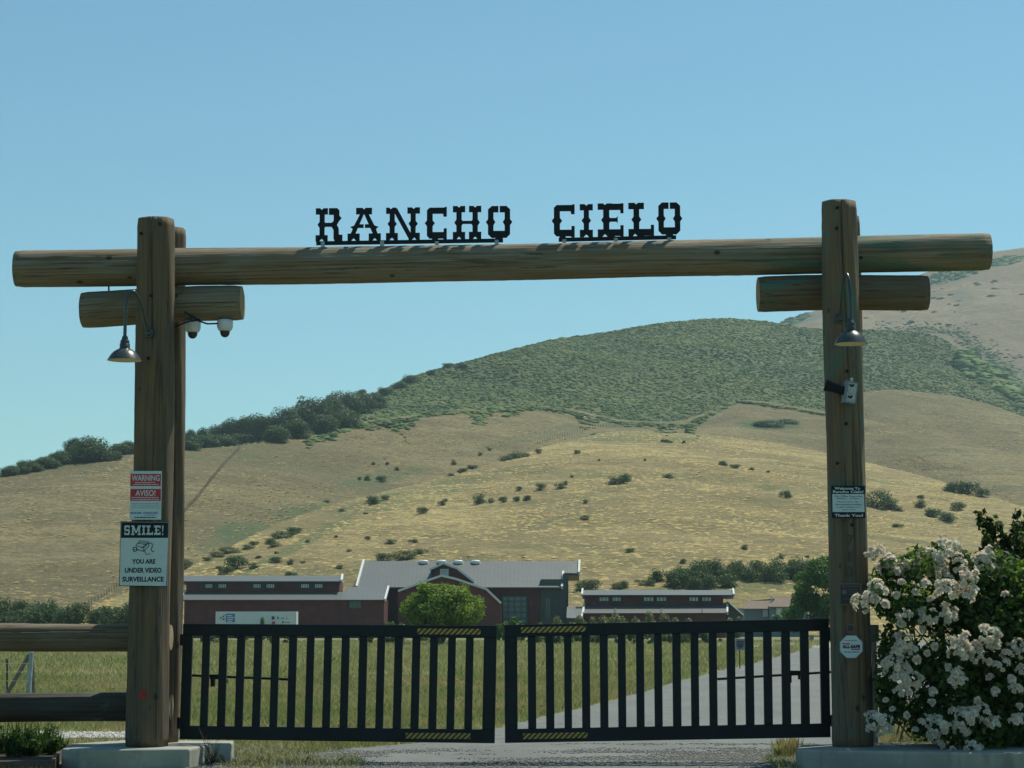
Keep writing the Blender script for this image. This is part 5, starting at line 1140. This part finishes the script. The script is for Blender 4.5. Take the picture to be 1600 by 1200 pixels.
def rose_mesh(seed, centre):
    """one open rose of 15 cupped petals, radius about 1"""
    g = np.random.RandomState(seed); V = []; Fs = []; yi = []
    for ring, (n, tilt, rad, ln_) in enumerate(((6, .25, .12, .95), (5, .75, .10, .8), (4, 1.15, .06, .6))):
        for k in range(n):
            a = 6.283 * k / n + ring * .5 + g.rand() * .3; tl = tilt + g.normal() * .14; L = ln_ * (1 + g.normal() * .1); wd_ = L * .62; b0 = len(V)
            for i in range(4):
                t = i / 3; wv = wd_ * math.sin(.35 + t * 2.1) * .62; rr_ = rad + L * (t * math.cos(tl) - .10 * t * t); zz = L * (t * math.sin(tl) - (.22 * t * t * (1.2 - ring * .4))) + .06 * ring
                for j in (-1, 0, 1):
                    cup = .13 * abs(j) * L; x = rr_; y = j * wv + g.normal() * .02; z_ = zz + cup + g.normal() * .02
                    V.append((x * math.cos(a) - y * math.sin(a), x * math.sin(a) + y * math.cos(a), z_))
            for i in range(3):
                for j in range(2): Fs.append([b0 + i * 3 + j, b0 + i * 3 + j + 1, b0 + (i + 1) * 3 + j + 1, b0 + (i + 1) * 3 + j])
    nf = len(Fs); b0 = len(V)
    for k in range(6): V.append((.13 * math.cos(k * 1.047), .13 * math.sin(k * 1.047), .12))
    V.append((0, 0, .2))
    for k in range(6): Fs.append([b0 + k, b0 + (k + 1) % 6, b0 + 6])
    return np.array(V), Fs, nf
ROSE = [rose_mesh(s, 1) for s in range(4)]
def cluster_mesh(seed, nr, rad):
    g = np.random.RandomState(seed); V = []; Fs = []; mi = []; stf = []
    for _ in range(nr):
        rv, rf_, nf = ROSE[g.randint(4)]
        d = g.normal(size=3); d[1] = -abs(d[1]) * 1.1; d[2] = d[2] * .8 + .35; d /= np.linalg.norm(d)
        nn = d + g.normal(size=3) * .35; nn /= np.linalg.norm(nn); M_ = np.array(Vector(nn).to_track_quat('Z', 'Y').to_matrix()); s = .047 * (.6 + .7 * g.rand())
        c = d * rad * (.65 + .45 * g.rand()); P = (rv * s) @ M_.T + c; b0 = len(V); V += [tuple(p) for p in P]
        Fs += [[i + b0 for i in f] for f in rf_]; b1 = len(V); q_ = c * .98; V += [(-.003, 0, -.004), (.003, 0, .004), tuple(q_ + np.array([.003, 0, .004])), tuple(q_ - np.array([.003, 0, .004]))]; stf.append([b1, b1 + 1, b1 + 2, b1 + 3]); mi += [0] * nf + [1] * (len(rf_) - nf)
    Fs += stf; mi += [2] * len(stf); me = bpy.data.meshes.new('rose_cluster'); me.from_pydata(V, [], Fs); me.materials.append(MAT['rose_petals']); me.materials.append(MAT['flower_yellow']); me.materials.append(MAT['rose_leaves'])
    me.polygons.foreach_set('material_index', mi); me.polygons.foreach_set('use_smooth', [True] * len(Fs)); return me
CL = {'big': [cluster_mesh(s, 19, .16) for s in range(4)], 'mid': [cluster_mesh(10 + s, 9, .105) for s in range(4)], 'small': [cluster_mesh(20 + s, 4, .03) for s in range(4)]}
# clusters read off the photograph: px, py, size, nearness
RC = [(1440, 882, 'mid', 0), (1498, 876, 'mid', 0), (1390, 872, 'small', 0), (1424, 888, 'mid', 0), (1475, 902, 'mid', -.1), (1500, 895, 'mid', -.1), (1548, 868, 'mid', 0), (1572, 930, 'small', 0), (1430, 925, 'small', 0), (1400, 930, 'small', 0), (1445, 912, 'small', 0), (1370, 862, 'mid', 0), (1365, 868, 'mid', 0), (1396, 888, 'big', 0), (1404, 893, 'mid', -.2), (1370, 922, 'mid', -.5), (1350, 938, 'big', -.6), (1362, 940, 'mid', -.6), (1383, 944, 'small', -.4), (1372, 886, 'small', 0),
      (1482, 862, 'big', 0), (1456, 872, 'mid', 0), (1462, 886, 'big', 0), (1450, 893, 'mid', 0), (1432, 895, 'mid', 0), (1470, 892, 'mid', 0), (1536, 882, 'big', 0), (1530, 868, 'small', 0), (1548, 886, 'mid', 0), (1418, 900, 'mid', .1), (1408, 912, 'small', .1), (1514, 908, 'big', -.2), (1520, 922, 'mid', -.2), (1506, 932, 'mid', -.2), (1480, 922, 'big', -.1), (1488, 912, 'small', 0), (1455, 938, 'small', -.1), (1562, 898, 'small', 0),
      (1415, 966, 'mid', -.1), (1408, 975, 'small', 0), (1452, 970, 'big', .1), (1478, 965, 'big', .1), (1490, 972, 'mid', .1), (1440, 985, 'small', .1), (1414, 1008, 'big', -.2), (1425, 1018, 'mid', -.2), (1402, 1020, 'mid', -.2), (1398, 1040, 'big', -.2), (1412, 1050, 'mid', -.2), (1404, 1062, 'mid', -.2), (1420, 1068, 'big', -.2), (1432, 1030, 'small', -.1), (1410, 1085, 'mid', -.2),
      (1545, 996, 'big', -.3), (1538, 1012, 'mid', -.3), (1553, 1005, 'mid', -.3), (1496, 1012, 'big', -.4), (1514, 1022, 'big', -.4), (1524, 1030, 'mid', -.4), (1490, 1025, 'mid', -.4), (1505, 1008, 'small', -.4), (1578, 1018, 'mid', -.2), (1590, 1012, 'mid', -.2), (1598, 1020, 'mid', -.2), (1566, 1040, 'mid', -.2), (1545, 1035, 'small', -.2), (1480, 1044, 'small', -.2), (1497, 1057, 'mid', -.5), (1492, 1066, 'mid', -.5), (1504, 1066, 'mid', -.5), (1555, 1082, 'small', -.2), (1588, 1078, 'mid', -.2), (1580, 1062, 'small', -.2), (1600, 1050, 'mid', -.1),
      (1457, 1082, 'small', -.2), (1455, 1098, 'small', -.2), (1384, 1096, 'small', -.2), (1395, 1110, 'small', -.2), (1415, 1118, 'small', -.2), (1373, 1132, 'big', -.3), (1382, 1142, 'mid', -.3), (1448, 1128, 'mid', -.3), (1470, 1140, 'big', -.3), (1462, 1152, 'mid', -.3), (1490, 1112, 'small', -.3), (1510, 1128, 'big', -.4), (1518, 1118, 'mid', -.4), (1534, 1112, 'mid', -.4), (1540, 1126, 'small', -.4), (1556, 1132, 'mid', -.4), (1500, 1142, 'mid', -.4), (1588, 1128, 'mid', -.4), (1592, 1104, 'small', -.3), (1470, 1165, 'small', -.4), (1488, 1172, 'small', -.4), (1518, 1170, 'mid', -.5), (1430, 1142, 'small', -.2), (1525, 1095, 'small', -.3), (1548, 1060, 'small', -.1), (1438, 1060, 'small', -.1), (1460, 1010, 'small', 0), (1448, 1020, 'small', 0)]
for k, (x, y, sz_, dy) in enumerate(RC):
    g = random.Random(k); me = g.choice(CL[sz_]); Yk = YB - .8 + dy * .5 if y > 905 else YB - .45 + dy * .3
    o = bpy.data.objects.new('rose_cluster', me); C.objects.link(o); o.parent = rb; o.location = W(x, y, Yk) - rb.location; o.rotation_euler = (g.uniform(-.3, .3), g.uniform(-.4, .4), g.uniform(-.5, .5))
    s = g.uniform(.85, 1.1); o.scale = (s, s, s)
# darker shrub at the upper right
ds = thing('dark_shrub', Vector((W(1620, 1165, 27.2).x, 27.2, 0)), 'tall dark shrub with upright sprigs behind the roses at the right edge', 'shrub')
bl = []
for x, y, r in ((1580, 880, 40), (1600, 850, 36), (1575, 860, 26), (1555, 870, 18), (1545, 850, 12), (1610, 920, 60), (1570, 920, 40), (1650, 900, 70), (1600, 820, 14), (1590, 835, 18), (1640, 840, 40), (1590, 990, 50), (1640, 1000, 80)):
    for j in range(3): bl.append(B3(x + rng.normal() * 5, y + rng.normal() * 5, r * (.5 + .35 * rng.rand()), 27.2 + (rng.rand() - .5) * 1.0))
for (xa, ya, xb, yb) in ((1545, 870, 1538, 800), (1538, 822, 1528, 802), (1545, 850, 1555, 815), (1580, 850, 1584, 800), (1592, 850, 1596, 808), (1570, 850, 1566, 822), (1600, 830, 1606, 795), (1542, 840, 1550, 808)):
    for t in np.linspace(0, 1, 7): bl.append(B3(xa + (xb - xa) * t + rng.normal() * 3, ya + (yb - ya) * t, 9 - 4 * t, 27.1))
V, Fc = leafcloud(rng, 15000, bl[:-56], .030, .6, .8, .35, .2)
V2, F2 = leafcloud(rng, 620, bl[-56:], .042, .55, 1.0, .35, .2); V = np.concatenate([V, V2]); fast('leaves', V, np.arange(len(V)).reshape(-1, 4), 'dark_shrub_leaves', ds)
m = MB()
for (xa, ya, xb, yb) in ((1600, 1150, 1540, 803), (1610, 1150, 1583, 805), (1600, 1150, 1597, 812), (1620, 1150, 1610, 800), (1590, 1000, 1548, 812), (1545, 850, 1528, 803)):
    a, b = W(xa, ya, 27.2), W(xb, yb, 27.1); m.tube([a, a.lerp(b, .5) + Vector((.05, 0, 0)), b], [.014, .009, .004], 5)
m.build('stems', 'bark', ds)

# ================================================================== PLANTER, WEEDS, GRASS, STONES
pl = thing('planter_bed', T(20, 1198), 'low wooden-edged planting bed at the bottom left corner', 'planter')
p0, p1 = T(-260, 1212), T(84, 1206); p2 = T(98, 1186)
MB().prism([p0, p1, p1 + Vector((0, .06, 0)), p0 + Vector((0, .06, 0))], (0, 0, .13)).build('edging_board', 'planter_board', pl)
MB().prism([p1, p2, p2 + Vector((-.05, 0, 0)), p1 + Vector((-.05, .06, 0))], (0, 0, .13)).build('edging_board', 'planter_board', pl)
MB().prism([p0 + Vector((0, .07, 0)), p1 + Vector((-.06, .07, 0)), p2 + Vector((-.06, 0, 0)), T(60, 1172), T(-260, 1172)], (0, 0, .09)).build('soil', 'soil', pl)
random.seed(31)
def weed(x, y, Y, w_, h_, n, seed, label, mat='weed_leaves', group='leafy weeds in the planting bed'):
    g = np.random.RandomState(seed); base = T(x, y) if Y is None else Vector((W(x, y, Y).x, Y, 0)); V = []
    for _ in range(n):
        a = g.rand() * 6.28; l = h_ * (.4 + .6 * g.rand()); sp = w_ * g.rand() ** .7; b = base + Vector((math.cos(a) * sp * 1.2, math.sin(a) * sp * 1.2, 0.0)); t = b + Vector((math.cos(a) * sp * .5, math.sin(a) * sp * .5, l))
        s = Vector((-math.sin(a), math.cos(a), 0)) * (.008 + .012 * g.rand()); mid = b.lerp(t, .55) + Vector((0, 0, l * .1)); V += [b, mid - s, t, mid + s]
    o = fast('weed', np.array([tuple(v) for v in V]), np.arange(len(V)).reshape(-1, 4), mat, None, base); setp(o, label, 'weed', group); return o
WN = ['leftmost', 'second', 'third', 'fourth', 'fifth', 'sixth', 'seventh', 'rightmost']
for k, (x, y, w_, h_) in enumerate([(-20, 1190, .5, .36), (4, 1188, .42, .40), (22, 1194, .3, .26), (36, 1186, .45, .44), (52, 1192, .3, .25), (66, 1187, .40, .40), (82, 1190, .3, .30), (94, 1187, .22, .22)]):
    g_ = np.random.RandomState(50 + k); base = T(x, y) + Vector((0, 0, .05)); bb = [(base.x + g_.normal() * w_ * .2, base.y + g_.normal() * w_ * .2, base.z + h_ * (.2 + .6 * g_.rand()), w_ * .25, w_ * .25, h_ * .3) for _ in range(7)]
    V, Fc = leafcloud(g_, 620, bb, .03, .4, .9, .5, .2); V2 = []
    for _ in range(70):
        a_ = g_.rand() * 6.28; l = h_ * (.6 + .7 * g_.rand()); b = base + Vector((math.cos(a_) * w_ * .2, math.sin(a_) * w_ * .2, 0)); t = b + Vector((math.cos(a_) * w_ * .35, math.sin(a_) * w_ * .35, l)); q = Vector((-math.sin(a_), math.cos(a_), 0)) * .007; V2 += [tuple(b), tuple(b.lerp(t, .5) - q), tuple(t), tuple(b.lerp(t, .5) + q)]
    V = np.concatenate([V, np.array(V2)]); V[:, 2] = np.maximum(V[:, 2], .06)
    o = fast('weed', V, np.arange(len(V)).reshape(-1, 4), 'weed_leaves', None, base); setp(o, '%s leafy green weed in the wooden-edged bed at the bottom left' % WN[k], 'weed', 'leafy weeds in the planting bed')
# dry tall weed against the left footing
g_ = random.Random(3); dw = thing('dry_weed', T(328, 1192), 'spindly dark dry weed standing against the end of the left footing', 'weed'); m = MB()
for k in range(16):
    b = T(328 + g_.uniform(-8, 8), 1193); t = W(328 + g_.uniform(-20, 18), 1136 + g_.uniform(0, 36), 25.2); m.tube([b, b.lerp(t, .5) + Vector((g_.uniform(-.03, .03), 0, .02)), t], [.005, .004, .002], 4)
m.build('stalks', 'bark', dw)
V, Fc = leafcloud(np.random.RandomState(1), 260, [(dw.location.x, dw.location.y, .06, .2, .15, .08)], .03); fast('leaves', V, Fc, 'dry_stem', dw)

def in_road(X, Y_):
    ly = [p.y for p in left_edge]; lx = [p.x for p in left_edge]; ry = [p.y for p in right_edge]; rx = [p.x for p in right_edge]
    return (X > np.interp(Y_, ly, lx) + .05) & (X < np.interp(Y_, ry, rx))
def grass(name, seed, n, ylo, yhi, hgt, wid, label, xpad=2.0, power=1.0, mask=None, mat='grass_blades'):
    g = np.random.RandomState(seed); u = g.rand(n)
    Y_ = ylo * (yhi / ylo) ** (u ** power); X = (g.rand(n) * 2 - 1) * (Y_ * .252 + xpad)
    ok = ~in_road(X, Y_)
    if mask is not None: ok &= mask(X, Y_)
    clump = fbm(X * .9, Y_ * .35, 3, 4); ok &= (g.rand(n) < .75 + clump * 1.5)
    X, Y_ = X[ok], Y_[ok]; n = len(X); cl = fbm(X * .5, Y_ * .2, 3, 7)
    sc_ = (Y_ / 27) ** .55; h = hgt * (.45 + .8 * g.rand(n)) * (1 + 1.2 * cl) * np.minimum(sc_, 2.2); wd_ = wid * (.6 + .8 * g.rand(n)) * sc_
    a = g.rand(n) * 6.283; lean = g.normal(size=(n, 2)) * h[:, None] * .38
    b = np.stack([X, Y_, np.zeros(n)], 1); s = np.stack([np.cos(a) * wd_, np.sin(a) * wd_, np.zeros(n)], 1)
    m1 = b + np.stack([lean[:, 0] * .35, lean[:, 1] * .35, h * .6], 1); t = b + np.stack([lean[:, 0], lean[:, 1], h], 1)
    V = np.stack([b - s, b + s, m1 + s * .6, t, m1 - s * .6], 1).reshape(-1, 3)
    return setp(fast(name, V, np.arange(5 * n).reshape(n, 5), mat), label, 'grass', kind='stuff')
padmask = lambda X, Y_: ~((X > -6.0) & (X < -3.3) & (Y_ > 25.1) & (Y_ < 27.4)) & ~((X < -4) & (Y_ > 30.6) & (Y_ < 33.9) & (Y_ > 31.5))
grass('field_grass', 1, 330000, 27.3, 70, .10, .0065, 'short dry green and tan grass filling the field behind the gates', mask=padmask)
grass('field_grass', 2, 170000, 60, 240, .11, .010, 'distant mown field grass reaching to the barns')
def verge(X, Y_):
    a = (X > -3.7) & (X < 4.5) & (Y_ < 26.0) & (Y_ > 25.0)
    e = fbm(X * 2.0, Y_ * 1.2, 3, 2) * 1.2
    L = (X > -3.6) & (X < -1.9 + e * .8) & (Y_ > 25.45) & (Y_ < 27.4)
    Q = (X < -5.4) & (Y_ > 24.2) & (Y_ < 27.4)
    S = (X > 3.15 + e * .3) & (Y_ > 25.2) & (Y_ < 27.4)
    return L | Q | S
g = np.random.RandomState(6)
def verge_grass():
    n = 46000; X = g.rand(n) * 16 - 9.5; Y_ = 24.2 + g.rand(n) * 3.2; ok = verge(X, Y_) & ~((X > -6.0) & (X < -3.5) & (Y_ > 25.2) & (Y_ < 27.3)) & (g.rand(n) < .8 + fbm(X * 3, Y_ * 3, 3, 1) * 2.5) & ~((X > 3.4) & (Y_ < 26.6))
    X, Y_ = X[ok], Y_[ok]; n = len(X); h = .075 * (.4 + g.rand(n)); a = g.rand(n) * 6.283; wd_ = .005 * (.6 + .8 * g.rand(n)); lean = g.normal(size=(n, 2)) * h[:, None] * .5
    b = np.stack([X, Y_, np.zeros(n)], 1); s = np.stack([np.cos(a) * wd_, np.sin(a) * wd_, np.zeros(n)], 1); m1 = b + np.stack([lean[:, 0] * .35, lean[:, 1] * .35, h * .6], 1); t = b + np.stack([lean[:, 0], lean[:, 1], h], 1)
    setp(fast('verge_grass', np.stack([b - s, b + s, m1 + s * .6, t, m1 - s * .6], 1).reshape(-1, 3), np.arange(5 * n).reshape(n, 5), 'grass_blades'), 'short patchy grass on the verge in front of and under the gates', 'grass', kind='stuff')
verge_grass()
for x, y, w_, h_ in ((1222, 1184, .10, .26), (1234, 1182, .12, .30)): weed(x, y, None, w_, h_, 110, int(x), 'tuft of tall grass at the end of the right footing', 'grass_blades', 'grass tufts by the right footing')
def stones(name, seed, xy, r0, r1, mat, label):
    g = np.random.RandomState(seed); n = len(xy); ico = np.array([(1, 0, 0), (-1, 0, 0), (0, 1, 0), (0, -1, 0), (0, 0, 1), (0, 0, -.4)]); tri = np.array([(0, 2, 4), (2, 1, 4), (1, 3, 4), (3, 0, 4), (2, 0, 5), (1, 2, 5), (3, 1, 5), (0, 3, 5)])
    r = r0 + (r1 - r0) * g.rand(n) ** 2.5; P = ico[None] * (1 + g.normal(size=(n, 6, 3)) * .25) * r[:, None, None] * np.array([1, 1, .6]); a = g.rand(n) * 6.28
    X = P[..., 0] * np.cos(a)[:, None] - P[..., 1] * np.sin(a)[:, None]; Y_ = P[..., 0] * np.sin(a)[:, None] + P[..., 1] * np.cos(a)[:, None]
    V = np.stack([X, Y_, P[..., 2]], -1) + np.concatenate([xy, np.full((n, 1), .012)], 1)[:, None, :]
    return setp(fast(name, V.reshape(-1, 3), (tri[None] + np.arange(n)[:, None, None] * 6).reshape(-1, 3), mat), label, 'gravel', kind='stuff')
n = 90000; xy = np.stack([-3.9 + g.rand(n) * 8.3, 24.6 + g.rand(n) ** .8 * 6.2], 1); fb = fbm(xy[:, 0] * .8, xy[:, 1] * 1.1, 4, 3); edge = np.clip((np.abs(xy[:, 0] - .6) - 1.2) / 2.5, 0, 1); keep = g.rand(n) < .25 + edge * .6 + fb * 2.2 - .25 * (xy[:, 1] > 29.0)
stones('loose_gravel', 3, xy[keep], .006, .020, 'stones', 'loose grey gravel scattered on the driveway in front of the gates')
n = 6500; xy = np.stack([-12 + g.rand(n) * 6.9, 32.05 + g.rand(n) * 1.8], 1); stones('path_gravel', 4, xy, .015, .05, 'pale_stones', 'pale crushed stone along the strip behind the left log rails')

# ------------------------------------------------------------------ one label per thing: repeats say their place in their row
def col_x(o): p = o.matrix_basis.translation; d = p.y * cT + (p.z - HC) * sT; return p.x / max(d, 1)
ORD = ['', 'first', 'second', 'third', 'fourth', 'fifth', 'sixth', 'seventh', 'eighth', 'ninth', 'tenth', '11th', '12th', '13th', '14th', '15th', '16th', '17th', '18th', '19th', '20th']
def ordw(k): return ORD[k] if k < len(ORD) else '%d%s' % (k, {1: 'st', 2: 'nd', 3: 'rd'}.get(k % 10, 'th'))
byl = {}
for o in C.objects:
    if o.parent is None and 'label' in o.keys(): byl.setdefault(o['label'], []).append(o)
for lab, os_ in byl.items():
    if len(os_) < 2: continue
    os_.sort(key=col_x)
    for k, o in enumerate(os_):
        pre = 'leftmost' if k == 0 else 'rightmost' if k == len(os_) - 1 else '%s from left' % ordw(k + 1)
        o['label'] = pre + ' ' + lab
for o in C.objects:
    if o.parent is None and 'label' in o.keys() and len(o['label'].split()) > 16: print('LONG', o['label'])

# ================================================================== HAZE
m, n, b = nmat('haze_air'); n.nodes.remove(b)
pv = n.nodes.new('ShaderNodeVolumePrincipled'); pv.inputs['Color'].default_value = (0.66, 0.90, 1.0, 1); pv.inputs['Density'].default_value = 0.0001; pv.inputs['Anisotropy'].default_value = 0.2
n.links.new(pv.outputs[0], n.nodes['Material Output'].inputs['Volume'])
zmax = max(float(v[0][:, 2].max()) for v in HILLS.values()) + 60
hz = MB().box((-3000, -100, -1.0), (3000, 4200, zmax)).build('haze', 'haze_air', None, Vector((0, 0, 0))); setp(hz, 'thin pale haze filling the valley air', 'haze', kind='stuff')
for o_ in list(oaks) + list(bushes):
    if o_.name not in used and o_ not in [None]: bpy.data.objects.remove(o_, do_unlink=True) if not o_.children else None
